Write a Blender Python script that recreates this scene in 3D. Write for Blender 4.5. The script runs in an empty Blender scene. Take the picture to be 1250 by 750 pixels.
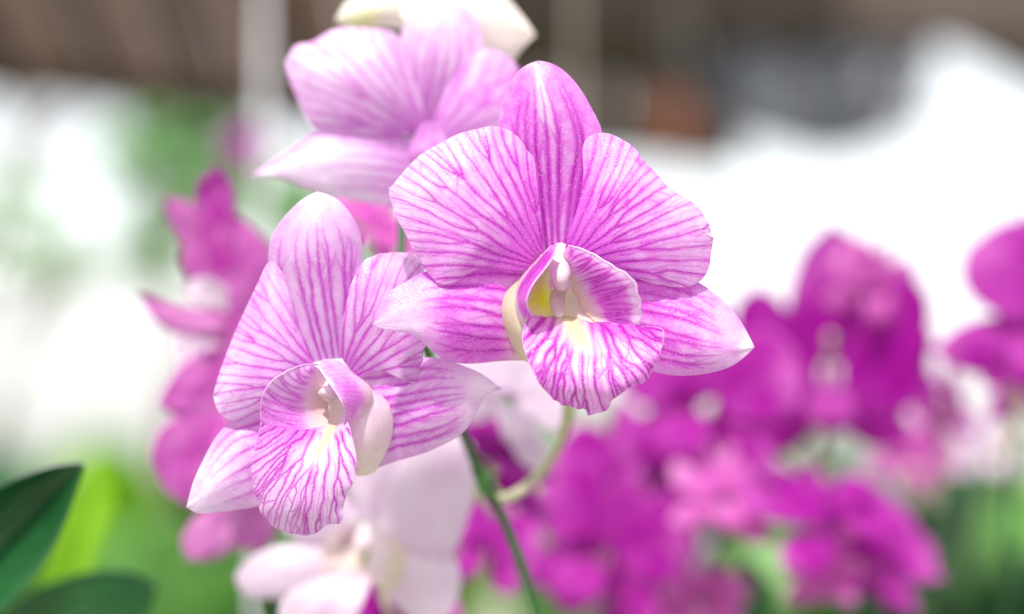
import bpy, math, random
import numpy as np
from mathutils import Vector, Matrix, Euler

# ------------------------------------------------------------------ camera, sky, sun, exposure
sc = bpy.context.scene
COL = sc.collection
R = math.radians
PITCH = R(3.0)
CAM = np.array([0.0, 0.0, 1.25])
LENS, D = 90.0, 56.0            # mm, focus distance in cm
PX = 0.018                      # one photo pixel at the focus distance, in cm
cam = bpy.data.cameras.new('camera'); camo = bpy.data.objects.new('camera', cam); COL.objects.link(camo)
camo.location = CAM; camo.rotation_euler = (R(90) + PITCH, 0, 0)
cam.lens = LENS; cam.sensor_width = 36; cam.sensor_fit = 'HORIZONTAL'
cam.clip_start = 0.02; cam.clip_end = 500
cam.dof.use_dof = True; cam.dof.focus_distance = (D - 0.2) / 100; cam.dof.aperture_fstop = 5.4
sc.camera = camo

SUN_EL, SUN_AZ = R(58), R(197)   # azimuth measured from +Y towards +X: behind the camera, a bit to the left
world = bpy.data.worlds.new('World'); sc.world = world; world.use_nodes = True
wn = world.node_tree; wn.nodes.clear()
sky = wn.nodes.new('ShaderNodeTexSky'); sky.sky_type = 'NISHITA'; sky.sun_disc = False
sky.sun_elevation = SUN_EL; sky.sun_rotation = SUN_AZ; sky.dust_density = 1.0; sky.air_density = 1.0
hs = wn.nodes.new('ShaderNodeHueSaturation'); hs.inputs['Saturation'].default_value = 0.22
bg = wn.nodes.new('ShaderNodeBackground'); bg.inputs['Strength'].default_value = 0.15
wo = wn.nodes.new('ShaderNodeOutputWorld')
wn.links.new(sky.outputs[0], hs.inputs['Color']); wn.links.new(hs.outputs[0], bg.inputs['Color']); wn.links.new(bg.outputs[0], wo.inputs[0])
sl = bpy.data.lights.new('sun', 'SUN'); so = bpy.data.objects.new('sun', sl); COL.objects.link(so)
sl.energy = 4.0; sl.angle = R(3); sl.color = (1.0, 0.96, 0.9)
sd = Vector((math.cos(SUN_EL) * math.sin(SUN_AZ), math.cos(SUN_EL) * math.cos(SUN_AZ), math.sin(SUN_EL)))
so.rotation_euler = sd.to_track_quat('Z', 'Y').to_euler(); so.location = (0, -2, 4)
sc.view_settings.view_transform = 'Standard'; sc.view_settings.look = 'None'
sc.view_settings.gamma = 1.0; sc.view_settings.exposure = 0.72
sc.render.engine = 'CYCLES'
sc.cycles.use_denoising = True; sc.cycles.max_bounces = 10; sc.cycles.transmission_bounces = 6
sc.cycles.sample_clamp_indirect = 6.0

# ------------------------------------------------------------------ coordinate helpers
cp, sp_ = math.cos(PITCH), math.sin(PITCH)
def to_world(p):                 # camera-frame centimetres (x right, y forward, z up) -> world metres
    p = np.asarray(p, float) / 100.0
    x, y, z = p[..., 0], p[..., 1], p[..., 2]
    return np.stack([x, y * cp - z * sp_, y * sp_ + z * cp], -1) + CAM
def P(px, py, d):                # photo direction + depth behind the focus plane (cm) -> camera-frame cm
    k = (D + d) / D * PX
    return np.array([(px - 625) * k, D + d, (375 - py) * k])
def at(px, py, dist):            # world point seen in direction (px,py) at dist metres depth
    return Vector(to_world(P(px, py, dist * 100 - D)))

# ------------------------------------------------------------------ object helpers
def tag(o, label=None, cat=None, group=None, kind=None):
    if label: o['label'] = label
    if cat: o['category'] = cat
    if group: o['group'] = group
    if kind: o['kind'] = kind
    return o
def empty(name, loc, label=None, cat=None, group=None, rot=(0, 0, 0), scale=1.0):
    o = bpy.data.objects.new(name, None); COL.objects.link(o)
    o.location = loc; o.rotation_euler = rot; o.scale = (scale,) * 3; o.empty_display_size = 0.02
    return tag(o, label, cat, group)
def mesh_obj(name, verts, faces, mat, parent=None, smooth=True, attrs=None):
    me = bpy.data.meshes.new(name)
    verts = np.asarray(verts, float); faces = np.asarray(faces, np.int32)
    n, k = faces.shape
    me.vertices.add(len(verts)); me.vertices.foreach_set('co', verts.ravel().astype(np.float32))
    me.loops.add(n * k); me.loops.foreach_set('vertex_index', faces.ravel())
    me.polygons.add(n); me.polygons.foreach_set('loop_start', np.arange(0, n * k, k, dtype=np.int32))
    me.polygons.foreach_set('loop_total', np.full(n, k, np.int32))
    me.polygons.foreach_set('use_smooth', np.full(n, smooth, bool))
    for an, av in (attrs or {}).items():
        a = me.attributes.new(an, 'FLOAT', 'POINT'); a.data.foreach_set('value', np.asarray(av, np.float32).ravel())
    me.update(calc_edges=True); me.validate()
    if mat: me.materials.append(mat)
    o = bpy.data.objects.new(name, me); COL.objects.link(o)
    if parent: o.parent = parent
    return o
def grid_faces(n, m, wrap=False):
    i, j = np.meshgrid(np.arange(n - 1), np.arange(m if wrap else m - 1), indexing='ij')
    a = i * m + j; b = i * m + (j + 1) % m
    return np.stack([a, b, b + m, a + m], -1).reshape(-1, 4)

def spline(pts, n, ease=None):
    """natural cubic through pts, resampled at n even arc lengths (or at eased fractions)"""
    pts = np.asarray(pts, float)
    q = np.r_[0, np.cumsum(np.linalg.norm(np.diff(pts, axis=0), axis=1) ** 0.7 + 1e-9)]
    f = nspline(q, pts, np.linspace(0, q[-1], 240))
    L = np.r_[0, np.cumsum(np.linalg.norm(np.diff(f, axis=0), axis=1))]
    u = np.linspace(0, 1, n) if ease is None else ease
    return np.stack([np.interp(u * L[-1], L, f[:, k]) for k in range(f.shape[1])], -1)
def nspline(x, y, xq):
    n = len(x); y = y.reshape(n, -1)
    if n == 2:
        w = ((xq - x[0]) / (x[1] - x[0]))[:, None]; return y[0] * (1 - w) + y[1] * w
    h = np.diff(x); A = np.zeros((n, n)); B = np.zeros((n, y.shape[1])); A[0, 0] = A[-1, -1] = 1
    for i in range(1, n - 1):
        A[i, i - 1], A[i, i], A[i, i + 1] = h[i - 1], 2 * (h[i - 1] + h[i]), h[i]
        B[i] = 6 * ((y[i + 1] - y[i]) / h[i] - (y[i] - y[i - 1]) / h[i - 1])
    M = np.linalg.solve(A, B)
    k = np.clip(np.searchsorted(x, xq) - 1, 0, n - 2); a = (x[k + 1] - xq)[:, None]; b = (xq - x[k])[:, None]; hk = h[k][:, None]
    return M[k] * a**3 / (6 * hk) + M[k + 1] * b**3 / (6 * hk) + (y[k] / hk - M[k] * hk / 6) * a + (y[k + 1] / hk - M[k + 1] * hk / 6) * b

def vnoise(shape, seed, octs=((3, 1.0), (7, .5))):
    """smooth value noise on a grid of given shape, about -1..1"""
    rs = np.random.RandomState(seed); out = np.zeros(shape)
    for f, amp in octs:
        g = rs.uniform(-1, 1, (f + 3, f + 3))
        u = np.linspace(0, f, shape[0]); v = np.linspace(0, f, shape[1])
        iu = u.astype(int); fu = u - iu; fu = fu * fu * (3 - 2 * fu); iv = v.astype(int); fv = v - iv; fv = fv * fv * (3 - 2 * fv)
        a = g[iu][:, iv] * (1 - fv) + g[iu][:, iv + 1] * fv
        b = g[iu + 1][:, iv] * (1 - fv) + g[iu + 1][:, iv + 1] * fv
        out += amp * (a * (1 - fu[:, None]) + b * fu[:, None])
    return out

# ------------------------------------------------------------------ veins (branching lines grown over the petal)
def raster(lines, x0, y0, w, h, Q=2.0):
    W, H = int(w * Q) + 20, int(h * Q) + 20
    g = np.zeros(W * H)
    xs, ys, ws, as_ = [], [], [], []
    for (pts, wd, am) in lines:
        pts = np.asarray(pts); seg = np.linalg.norm(np.diff(pts, axis=0), axis=1)
        L = np.r_[0, np.cumsum(seg)]
        if L[-1] < 1: continue
        u = np.arange(0, L[-1], 0.45)
        xs.append(np.interp(u, L, pts[:, 0])); ys.append(np.interp(u, L, pts[:, 1]))
        ws.append(np.interp(u / L[-1], np.linspace(0, 1, len(wd)), wd)); as_.append(np.interp(u / L[-1], np.linspace(0, 1, len(am)), am))
    if not xs: return g.reshape(H, W)
    X = (np.concatenate(xs) - x0) * Q + 10; Y = (np.concatenate(ys) - y0) * Q + 10
    S = np.concatenate(ws) * Q; A = np.concatenate(as_)
    ok = (X > 9) & (X < W - 10) & (Y > 9) & (Y < H - 10); X, Y, S, A = X[ok], Y[ok], S[ok], A[ok]
    ix, iy = np.round(X).astype(int), np.round(Y).astype(int)
    K = 8
    for dx in range(-K, K + 1):
        for dy in range(-K, K + 1):
            d2 = (ix + dx - X) ** 2 + (iy + dy - Y) ** 2
            m = d2 < (2.3 * S) ** 2
            if m.any():
                np.maximum.at(g, (iy[m] + dy) * W + ix[m] + dx, A[m] * np.exp(-d2[m] / S[m] ** 2))
    return g.reshape(H, W)
def bil(g, X, Y):
    H, W = g.shape; X = np.clip(X, 0, W - 1.01); Y = np.clip(Y, 0, H - 1.01)
    i = Y.astype(int); j = X.astype(int); a = X - j; b = Y - i
    return (g[i, j] * (1 - a) + g[i, j + 1] * a) * (1 - b) + (g[i + 1, j] * (1 - a) + g[i + 1, j + 1] * a) * b

def net_veins(origin, ang, spread, r0, r1, n0, gap, bend=.25, seed=1, width=1.5, cross=.5, jit=1., strong=1.):
    a = fan_veins(origin, ang, spread, r0, r1, n0, gap, bend, seed, width, cross, jit, strong)
    b = fan_veins(origin, ang, spread, r0 + (r1 - r0) * .3, r1, int(n0 * 1.5), gap * .72, bend + .12, seed + 100, width * .5, cross * 2, jit * 1.2, strong * .5)
    return a + b

def fan_veins(origin, ang, spread, r0, r1, n0, gap, bend=0.25, seed=1, width=1.5, cross=0.5, jit=1.0, strong=1.0):
    """veins that leave a base and fork whenever the space between two neighbours grows"""
    rs = np.random.RandomState(seed); a0, sp = R(ang), R(spread)
    live = [dict(th=t, r=[], t=[], gen=0) for t in np.linspace(-sp, sp, n0)]
    steps = int((r1 - r0) / 2.0)
    def xy(r, th):
        f = (r - r0) / (r1 - r0); aa = a0 + th * (1 + bend * f * f)
        return origin[0] + r * math.cos(aa), origin[1] + r * math.sin(aa)
    for v in live: v['lim'] = gap * rs.uniform(.75, 1.35)
    conn = []
    for k in range(steps):
        r = r0 + 2.0 * k; ths = [v['th'] for v in live]; new = []
        for i, v in enumerate(live):
            v['r'].append(r); v['t'].append(v['th'])
            if 0 < i < len(live) - 1:
                v['th'] += 0.09 * ((ths[i - 1] + ths[i + 1]) / 2 - ths[i])
            v['vel'] = v.get('vel', 0) * 0.8 + rs.normal(0, 0.09 * jit) / r
            v['th'] += v['vel']
            new.append(v)
            if i < len(live) - 1:
                g = (ths[i + 1] - ths[i]) * r
                if g > v['lim'] * 1.9:
                    src = v if rs.rand() < .5 else live[i + 1]; v['lim'] = gap * rs.uniform(.75, 1.4)
                    c = dict(th=src['th'] + (1 if src is v else -1) * 0.3 / r, r=[r], t=[src['th']], gen=src['gen'] + 1, lim=gap * rs.uniform(.75, 1.4),
                             vel=(1 if src is v else -1) * 0.55 / r)
                    new.append(c)
                elif rs.rand() < 0.012 * cross * (r - r0) / (r1 - r0) * 2:
                    conn.append((r, ths[i], ths[i + 1], 1 if rs.rand() < .5 else -1, g))
        live = new
    out = []
    for v in live:
        if len(v['r']) < 4: continue
        f0 = 1.0 / (1 + .25 * v['gen'])
        out.append(([xy(r, t) for r, t in zip(v['r'], v['t'])], [width * 1.25 * f0, width * .95 * f0, width * .62], [strong * .95, strong * .85, strong * .5]))
    for r, ta, tb, s, g in conn:
        n = 8; dr = g * .9
        out.append(([xy(r + (dr * k / n if s > 0 else dr * (1 - k / n)), ta + (tb - ta) * k / n) for k in range(n + 1)], [width * .5, width * .42, width * .5], [strong * .62] * 2))
    return out

def strip_veins(surf, ss, seed=1, width=2.0, t0=0.03, t1=.93, twigs=5, jit=.02, strong=1.0):
    """long veins that follow the sepal, with slanting side twigs towards its margins. surf(s,t) -> px,py"""
    rs = np.random.RandomState(seed); out = []
    for s0 in ss:
        t = np.linspace(t0, t1 - abs(s0) * .12 - rs.uniform(0, .06), 40); w = np.cumsum(rs.normal(0, jit, 40)) * .35
        s = s0 * (0.9 + .1 * t) + w - w[0]
        out.append((surf(s, t), [width * .5, width, width * .85, width * .4], [strong, strong, strong * .85, strong * .35]))
        for k in range(twigs):
            tk = rs.uniform(.12, max(.2, t1 - .28)); sg = 1 if (s0 > 0) == (rs.rand() < .85) else -1
            ln = rs.uniform(.10, .2); q = np.linspace(0, 1, 9)
            st = np.interp(tk, t, s)
            out.append((surf(st + sg * q ** 1.3 * rs.uniform(.08, .2), tk + q * ln), [width * .55, width * .28], [strong * .7, strong * .25]))
    return out

# ------------------------------------------------------------------ materials
def nodes(name):
    m = bpy.data.materials.new(name); m.use_nodes = True; nt = m.node_tree; nt.nodes.clear()
    return m, nt
def attr(nt, n):
    a = nt.nodes.new('ShaderNodeAttribute'); a.attribute_name = n; return a.outputs['Fac']
def mixc(nt, f, a, b, blend='MIX'):
    m = nt.nodes.new('ShaderNodeMix'); m.data_type = 'RGBA'; m.blend_type = blend
    for i, v in ((0, f), (6, a), (7, b)):
        if hasattr(v, 'node'): nt.links.new(v, m.inputs[i])
        else: m.inputs[i].default_value = v if i == 0 else (*v, 1)
    return m.outputs[2]
def noise(nt, scale, detail=3.0, dist=0.0, co=None, lo=.35, hi=.65):
    if co is None:
        t = nt.nodes.new('ShaderNodeTexCoord'); co = t.outputs['Object']
    n = nt.nodes.new('ShaderNodeTexNoise'); n.inputs['Scale'].default_value = scale; n.inputs['Detail'].default_value = detail; n.inputs['Distortion'].default_value = dist
    nt.links.new(co, n.inputs['Vector'])
    r = nt.nodes.new('ShaderNodeMapRange'); r.inputs[1].default_value = lo; r.inputs[2].default_value = hi
    nt.links.new(n.outputs['Fac'], r.inputs[0]); return r.outputs[0]
def petal_mat(name, white, wash, vein, cream=(.72, .64, .40), yellow=(.86, .92, .04), trans=.44, rough=.30, glint=.10, spec=.5, sheen=.12):
    m, nt = nodes(name)
    cell = noise(nt, 2600, 2, 0, None, .3, .7); mott = noise(nt, 420, 4)
    a = nt.nodes.new('ShaderNodeMath'); a.operation = 'MULTIPLY_ADD'; a.use_clamp = True
    nt.links.new(mott, a.inputs[0]); a.inputs[1].default_value = .22; nt.links.new(attr(nt, 'wash'), a.inputs[2])
    c = mixc(nt, a.outputs[0], white, wash)
    c = mixc(nt, attr(nt, 'cream'), c, cream)
    c = mixc(nt, attr(nt, 'yellow'), c, yellow)
    # vein edge breaks up a little with the cells of the tissue
    v = nt.nodes.new('ShaderNodeMath'); v.operation = 'MULTIPLY_ADD'; v.use_clamp = True
    b = nt.nodes.new('ShaderNodeMath'); b.operation = 'MULTIPLY_ADD'; nt.links.new(cell, b.inputs[0]); b.inputs[1].default_value = .35; b.inputs[2].default_value = .78
    nt.links.new(attr(nt, 'vein'), v.inputs[0]); nt.links.new(b.outputs[0], v.inputs[1]); v.inputs[2].default_value = 0
    c = mixc(nt, v.outputs[0], c, vein)
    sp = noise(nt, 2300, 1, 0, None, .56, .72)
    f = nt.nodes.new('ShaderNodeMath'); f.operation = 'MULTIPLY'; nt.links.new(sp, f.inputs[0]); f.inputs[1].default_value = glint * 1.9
    c = mixc(nt, f.outputs[0], c, (.92, .88, .93))  # near-white specks: sparkle glints painted into the base colour
    bp = nt.nodes.new('ShaderNodeBump'); bp.inputs['Strength'].default_value = .4; bp.inputs['Distance'].default_value = .00014
    nt.links.new(cell, bp.inputs['Height'])
    pr = nt.nodes.new('ShaderNodeBsdfPrincipled'); pr.inputs['Roughness'].default_value = rough
    pr.inputs['Specular IOR Level'].default_value = spec
    pr.inputs['Sheen Weight'].default_value = sheen; pr.inputs['Sheen Roughness'].default_value = .4
    nt.links.new(c, pr.inputs['Base Color']); nt.links.new(bp.outputs[0], pr.inputs['Normal'])
    tr = nt.nodes.new('ShaderNodeBsdfTranslucent'); nt.links.new(c, tr.inputs['Color'])
    mx = nt.nodes.new('ShaderNodeMixShader'); mx.inputs[0].default_value = trans
    nt.links.new(pr.outputs[0], mx.inputs[1]); nt.links.new(tr.outputs[0], mx.inputs[2])
    o = nt.nodes.new('ShaderNodeOutputMaterial'); nt.links.new(mx.outputs[0], o.inputs[0])
    return m
def plain_mat(name, c1, c2, scale=60, rough=.5, trans=0.0, spec=.4, bump=0.0, detail=4, dist=.4):
    m, nt = nodes(name)
    c = mixc(nt, noise(nt, scale, detail, dist), c1, c2)
    pr = nt.nodes.new('ShaderNodeBsdfPrincipled'); pr.inputs['Roughness'].default_value = rough; pr.inputs['Specular IOR Level'].default_value = spec
    nt.links.new(c, pr.inputs['Base Color']); sh = pr.outputs[0]
    if bump:
        bp = nt.nodes.new('ShaderNodeBump'); bp.inputs['Strength'].default_value = .5; bp.inputs['Distance'].default_value = bump
        nt.links.new(noise(nt, scale * 2, 5), bp.inputs['Height']); nt.links.new(bp.outputs[0], pr.inputs['Normal'])
    if trans:
        tr = nt.nodes.new('ShaderNodeBsdfTranslucent'); nt.links.new(c, tr.inputs['Color'])
        mx = nt.nodes.new('ShaderNodeMixShader'); mx.inputs[0].default_value = trans
        nt.links.new(sh, mx.inputs[1]); nt.links.new(tr.outputs[0], mx.inputs[2]); sh = mx.outputs[0]
    o = nt.nodes.new('ShaderNodeOutputMaterial'); nt.links.new(sh, o.inputs[0])
    return m

M_STRIPE = petal_mat('striped_petal', (.86, .70, .89), (.72, .13, .72), (.42, .0008, .40))
M_PALE = petal_mat('pale_striped_petal', (.84, .69, .87), (.67, .20, .69), (.44, .003, .43))
M_WHITE = petal_mat('white_petal', (.80, .69, .80), (.72, .48, .72), (.62, .35, .66), cream=(.72, .62, .42), trans=.5)
M_CREAM = petal_mat('cream_petal', (.86, .80, .72), (.80, .66, .68), (.7, .5, .6), cream=(.60, .62, .25))
M_MAG = petal_mat('magenta_petal', (.62, .16, .54), (.32, .0006, .275), (.25, .002, .22), cream=(.7, .3, .5), glint=0, spec=.18, sheen=0, rough=.5)
M_PINK = petal_mat('pink_petal', (.76, .36, .64), (.56, .03, .44), (.40, .01, .34), cream=(.82, .7, .62), glint=.0, spec=.25, sheen=0, rough=.45)
M_ROSE = petal_mat('rose_petal', (.70, .34, .62), (.46, .02, .38), (.42, .01, .36), glint=.0, spec=.15, sheen=0, rough=.5, trans=.5)
M_COLUMN = petal_mat('column_wax', (.78, .71, .72), (.72, .46, .62), (.6, .1, .5), trans=.25, rough=.35)
M_STEM = plain_mat('stem_green', (.012, .065, .012), (.03, .11, .02), 90, .45, .05)
M_PEDICEL = plain_mat('pedicel_green', (.46, .47, .30), (.58, .54, .40), 120, .5, .25)
M_LEAF = plain_mat('leaf_dark', (.005, .050, .013), (.016, .090, .026), 30, .30, .12, .5)
M_LIME = plain_mat('leaf_lime', (.18, .42, .012), (.26, .52, .02), 30, .45, .45)
M_BLACKPOT = plain_mat('black_plastic', (.02, .02, .02), (.04, .04, .04), 40, .4)
M_MID = plain_mat('leaf_mid', (.10, .30, .05), (.22, .44, .12), 20, .4, .4)

# ------------------------------------------------------------------ petal sheets
def flat(cols, k=.15, up=.12):
    return [cols[0], [(x, y, d * k + up) for x, y, d in cols[1]], cols[2]]
class Patch:
    """smooth sheet through control curves (columns, left to right, each from base to tip)"""
    def __init__(self, cols, ns, nt, mapper, ss=None, ease='tip', off=0.0):
        self.k = len(cols)
        if ns >= 90 and off < 3: ns, nt = int(ns * 1.6), int(nt * 1.6)      # sheets that stand in focus
        u = np.linspace(0, 1, nt)
        if ease == 'tip': u = u * .62 + .38 * np.sin(u * math.pi / 2)
        
        c3 = [np.array([mapper(*q[:2], q[2] + off) for q in c]) for c in cols]
        c2 = [np.array([q[:2] for q in c], float) for c in cols]
        C = np.stack([spline(np.hstack([a, b]), nt, u) for a, b in zip(c3, c2)], 0)      # k, nt, 5
        s = np.linspace(-1, 1, ns); x = np.linspace(-1, 1, self.k) if ss is None else np.asarray(ss, float)
        if self.k == 3 and ss is None:
            L, Mi, Rr = C
            G = Mi[None] + s[:, None, None] * (Rr - L)[None] / 2 + (s ** 2)[:, None, None] * ((L + Rr) / 2 - Mi)[None]
        else:
            G = nspline(x, C.reshape(self.k, -1), s).reshape(ns, nt, 5)
        self.pos, self.flat = G[..., :3], G[..., 3:]
        self.ns, self.nt, self.u = ns, nt, u
        self.S, self.T = np.meshgrid(s, u, indexing='ij')
    def surf(self, s, t):
        s = np.broadcast_to(np.asarray(s, float), np.broadcast(np.asarray(s), np.asarray(t)).shape); t = np.broadcast_to(np.asarray(t, float), s.shape)
        i = (np.clip(s, -1, 1) + 1) / 2 * (self.ns - 1); j = np.interp(np.clip(t, 0, 1), self.u, np.arange(self.nt))
        return np.stack([bil(self.flat[..., k], j, i) for k in (0, 1)], -1)
    def normals(self):
        du = np.gradient(self.pos, axis=0); dv = np.gradient(self.pos, axis=1)
        n = np.cross(du, dv); n /= np.linalg.norm(n, axis=-1, keepdims=True) + 1e-9
        view = self.pos / np.linalg.norm(self.pos, axis=-1, keepdims=True) if self.pos[0, 0, 1] > 20 else np.array([0, 1., 0])
        sg = np.sign((n * view).sum(-1).mean()) or 1
        return n * sg                                   # points away from the viewer
    def build(self, name, mat, parent, origin, wash=0.5, cream=0.0, yellow=0.0, veins=None, wave=.03, seed=1, relief=.008, thick=.03, vein_gain=1.0, edge=.25, local=False, ruff=0.0, halo=.95):
        S, T = self.S, self.T
        n = self.normals()
        w = vnoise((self.ns, self.nt), seed, ((3, 1.), (6, .4))) * wave * np.clip(T * 3, 0, 1)
        if ruff: w = w + ruff * np.sin(T * 47 + S * 3 + vnoise((self.ns, self.nt), seed + 5, ((5, 2.5),))) * np.abs(S) ** 5 * np.clip(T * 2, 0, 1)
        V = np.zeros_like(S); HAL = 0
        if veins:
            fx, fy = self.flat[..., 0], self.flat[..., 1]
            x0, y0 = fx.min() - 3, fy.min() - 3
            g = raster(veins, x0, y0, fx.max() - x0 + 3, fy.max() - y0 + 3)
            gb = g.copy()
            for _ in range(3):
                for ax in (0, 1):
                    gb = sum(np.roll(gb, k, ax) for k in range(-3, 4)) / 7
            HAL = bil(gb, (fx - x0) * 2 + 10, (fy - y0) * 2 + 10)
            V = np.clip(bil(g, (fx - x0) * 2 + 10, (fy - y0) * 2 + 10) * vein_gain, 0, 1)
            V = V * (1 if name == 'lip' else np.clip(.9 + .5 * vnoise(V.shape, seed + 31, ((5, .6), (11, .6))), .45, 1))
        pos = self.pos + n * (w + V * relief)[..., None]
        ev = lambda f: np.clip(f(S, T) if callable(f) else np.full_like(S, f), 0, 1)
        Wa, Cr, Ye = ev(wash), ev(cream), ev(yellow)
        V = V * np.clip(1 - 1.25 * Cr, 0, 1)                # no veins on the fleshy cream parts
        Wa = np.clip(Wa + .18 * vnoise(S.shape, seed + 9, ((4, .7), (9, .5))) + halo * HAL, 0, 1)
        rim = np.clip((np.abs(S) - .965) / .035, 0, 1) ** 2 * edge
        Wa = Wa * (1 - rim); V = V * (1 - rim * 1.6).clip(0, 1)
        # rolled rim: the sheet turns back at both margins, so the edge shows its thickness
        def rimcols(i, j):
            inn = pos[j] - pos[i]; inn /= np.linalg.norm(inn, axis=-1, keepdims=True) + 1e-6
            return pos[i] + n[i] * thick * .6 - inn * thick * .25, pos[i] + n[i] * thick + inn * thick * .8
        a1, a2 = rimcols(0, 1); b1, b2 = rimcols(-1, -2)
        full = np.concatenate([a2[None], a1[None], pos, b1[None], b2[None]], 0)
        pad = lambda A: np.concatenate([A[:1], A[:1], A, A[-1:], A[-1:]], 0)
        if local: co = full.reshape(-1, 3) / 100
        else: co = to_world(full.reshape(-1, 3)) - np.array(origin)
        f = grid_faces(self.ns + 4, self.nt)
        return mesh_obj(name, co, f, mat, parent, True, dict(vein=pad(V), wash=pad(Wa), cream=pad(Cr), yellow=pad(Ye)))

def tube_mesh(path, rad, n=14, cap=True, flat=1.0, res=None):
    path = spline(np.asarray(path, float), res or max(10, len(path) * 6)); m = len(path)
    rad = np.interp(np.linspace(0, 1, m), np.linspace(0, 1, len(rad)), rad)
    tan = np.gradient(path, axis=0); tan /= np.linalg.norm(tan, axis=1, keepdims=True)
    ref = np.array([0, 1., .13]); ref /= np.linalg.norm(ref)
    a = np.cross(tan, ref); a /= np.linalg.norm(a, axis=1, keepdims=True) + 1e-9; b = np.cross(tan, a)
    th = np.linspace(0, 2 * math.pi, n, endpoint=False)
    ring = path[:, None] + rad[:, None, None] * (np.cos(th)[None, :, None] * a[:, None] + flat * np.sin(th)[None, :, None] * b[:, None])
    if cap:
        r = []
        for (i, sgn) in ((0, -1), (-1, 1)):
            rr = []
            for q in (.85, .45, .02):
                h = math.sqrt(1 - q * q) * rad[i] * .8
                rr.append(path[i] + tan[i] * sgn * h + (ring[i] - path[i]) * q)
            r.append(rr)
        ring = np.concatenate([np.stack(r[0][::-1]), ring, np.stack(r[1])], 0)
    return ring.reshape(-1, 3), grid_faces(len(ring), n, True), len(ring), n
def tube(name, pts, rad_px, mat, parent, origin, mapper=P, n=14, off=0, flat=1.0, attrs=None):
    p = [mapper(q[0], q[1], q[2] + off) for q in pts]
    k = np.array([(D + q[2] + off) / D for q in pts]).mean() if mapper is P else 1 / PX
    v, f, a, b = tube_mesh(p, np.array(rad_px) * PX * k, n, True, flat)
    co = to_world(v) - np.array(origin) if mapper is P else v / 100
    z = np.zeros(len(v)); t = np.repeat(np.linspace(0, 1, a), b)
    at_ = dict(vein=z, wash=z + .15, cream=z, yellow=z)
    if attrs: at_.update({k2: f2(t) for k2, f2 in attrs.items()})
    return mesh_obj(name, co, f, mat, parent, True, at_)

sm = lambda a, b, x: np.clip((x - a) / (b - a), 0, 1) ** 2 * (3 - 2 * np.clip((x - a) / (b - a), 0, 1))
ga = lambda x, c, w: np.exp(-((x - c) / w) ** 2)

# ------------------------------------------------------------------ the setting: ground
M_GROUND = plain_mat('nursery_ground', (.16, .21, .10), (.32, .31, .24), 3.0, .9, 0, .2, .01)
def slab(name, corners, th, mat, parent=None, origin=(0, 0, 0)):
    c = [Vector(q) for q in corners]; n = (c[1] - c[0]).cross(c[3] - c[0]).normalized() * th
    v = [q - Vector(origin) for q in c] + [q + n - Vector(origin) for q in c]
    f = [(3, 2, 1, 0), (4, 5, 6, 7), (0, 1, 5, 4), (1, 2, 6, 5), (2, 3, 7, 6), (3, 0, 4, 7)]
    return mesh_obj(name, [tuple(q) for q in v], f, mat, parent, False)
def bar(name, a, b, w, h, mat, parent=None, origin=(0, 0, 0)):
    a, b = Vector(a), Vector(b); t = (b - a).normalized(); up = Vector((0, 0, 1)) if abs(t.z) < .9 else Vector((0, 1, 0))
    sx = t.cross(up).normalized() * w / 2; sy = sx.cross(t).normalized() * h / 2
    v = [p + i * sx + j * sy - Vector(origin) for p in (a, b) for i, j in ((-1, -1), (1, -1), (1, 1), (-1, 1))]
    f = [(3, 2, 1, 0), (4, 5, 6, 7), (0, 1, 5, 4), (1, 2, 6, 5), (2, 3, 7, 6), (3, 0, 4, 7)]
    return mesh_obj(name, [tuple(q) for q in v], f, mat, parent, False)
gx = np.linspace(-1, 1, 41); gx = np.sign(gx) * np.abs(gx) ** 3 * 200
GX, GY = np.meshgrid(gx, gx + 0, indexing='ij'); rs0 = np.random.RandomState(3)
gz = rs0.uniform(-.02, .02, GX.shape) - .02
tag(mesh_obj('ground', np.stack([GX, GY, gz], -1).reshape(-1, 3), grid_faces(41, 41), M_GROUND), kind='structure')

# ------------------------------------------------------------------ flower in focus, front
def flower_empty(px, py, d, label, group=None, cat='orchid flower', name='orchid_flower'):
    return empty(name, to_world(P(px, py, d)), label, cat, group)

FG = None
f1 = flower_empty(680, 330, .9, 'sharp lilac orchid flower with dark magenta veins and yellow-green throat, facing the viewer')
O1 = to_world(P(680, 330, .9)); F = 0.0
p = Patch([[(644, 310, .85), (630, 240, .75), (620, 195, .7), (609, 157, .6), (611, 134, .55), (622, 105, .5), (639, 83, .45), (655, 76, .4)],
           [(675, 312, .9), (672, 230, .5), (668, 150, .25), (660, 105, .25), (655, 76, .4)],
           [(706, 310, .85), (722, 240, .75), (732, 195, .7), (734, 162, .6), (723, 136, .55), (701, 101, .5), (674, 80, .45), (655, 76, .4)]], 120, 150, P)
p.build('dorsal_sepal', M_STRIPE, f1, O1, wash=lambda s, t: .70 - .65 * ga(s, -.02, .2) * sm(.5, .85, t) - .45 * sm(.9, 1, t) - .35 * ga(t, .12, .1),  # pale centre streak near the tip is a highlight painted into the wash
        veins=strip_veins(p.surf, np.linspace(-.72, .72, 7), 4, 2.7, .0, .92, 6, strong=1.15), seed=2, wave=.03)
p = Patch([[(662, 308, .45), (661, 280, .35), (657, 235, .3), (652, 195, .35), (641, 172, .4), (617, 157, .4), (590, 156, .35), (555, 168, .3), (520, 187, .3), (495, 206, .3), (475, 231, .3)],
           [(656, 316, .5), (615, 275, .1), (570, 245, -.12), (525, 232, -.08), (475, 231, .3)],
           [(648, 324, .5), (628, 333, .45), (600, 329, .35), (576, 332, .2), (560, 343, .1), (538, 347, .1), (524, 336, .15), (508, 312, .15), (494, 285, .15), (481, 257, .25), (475, 231, .3)]], 150, 150, P)
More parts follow.
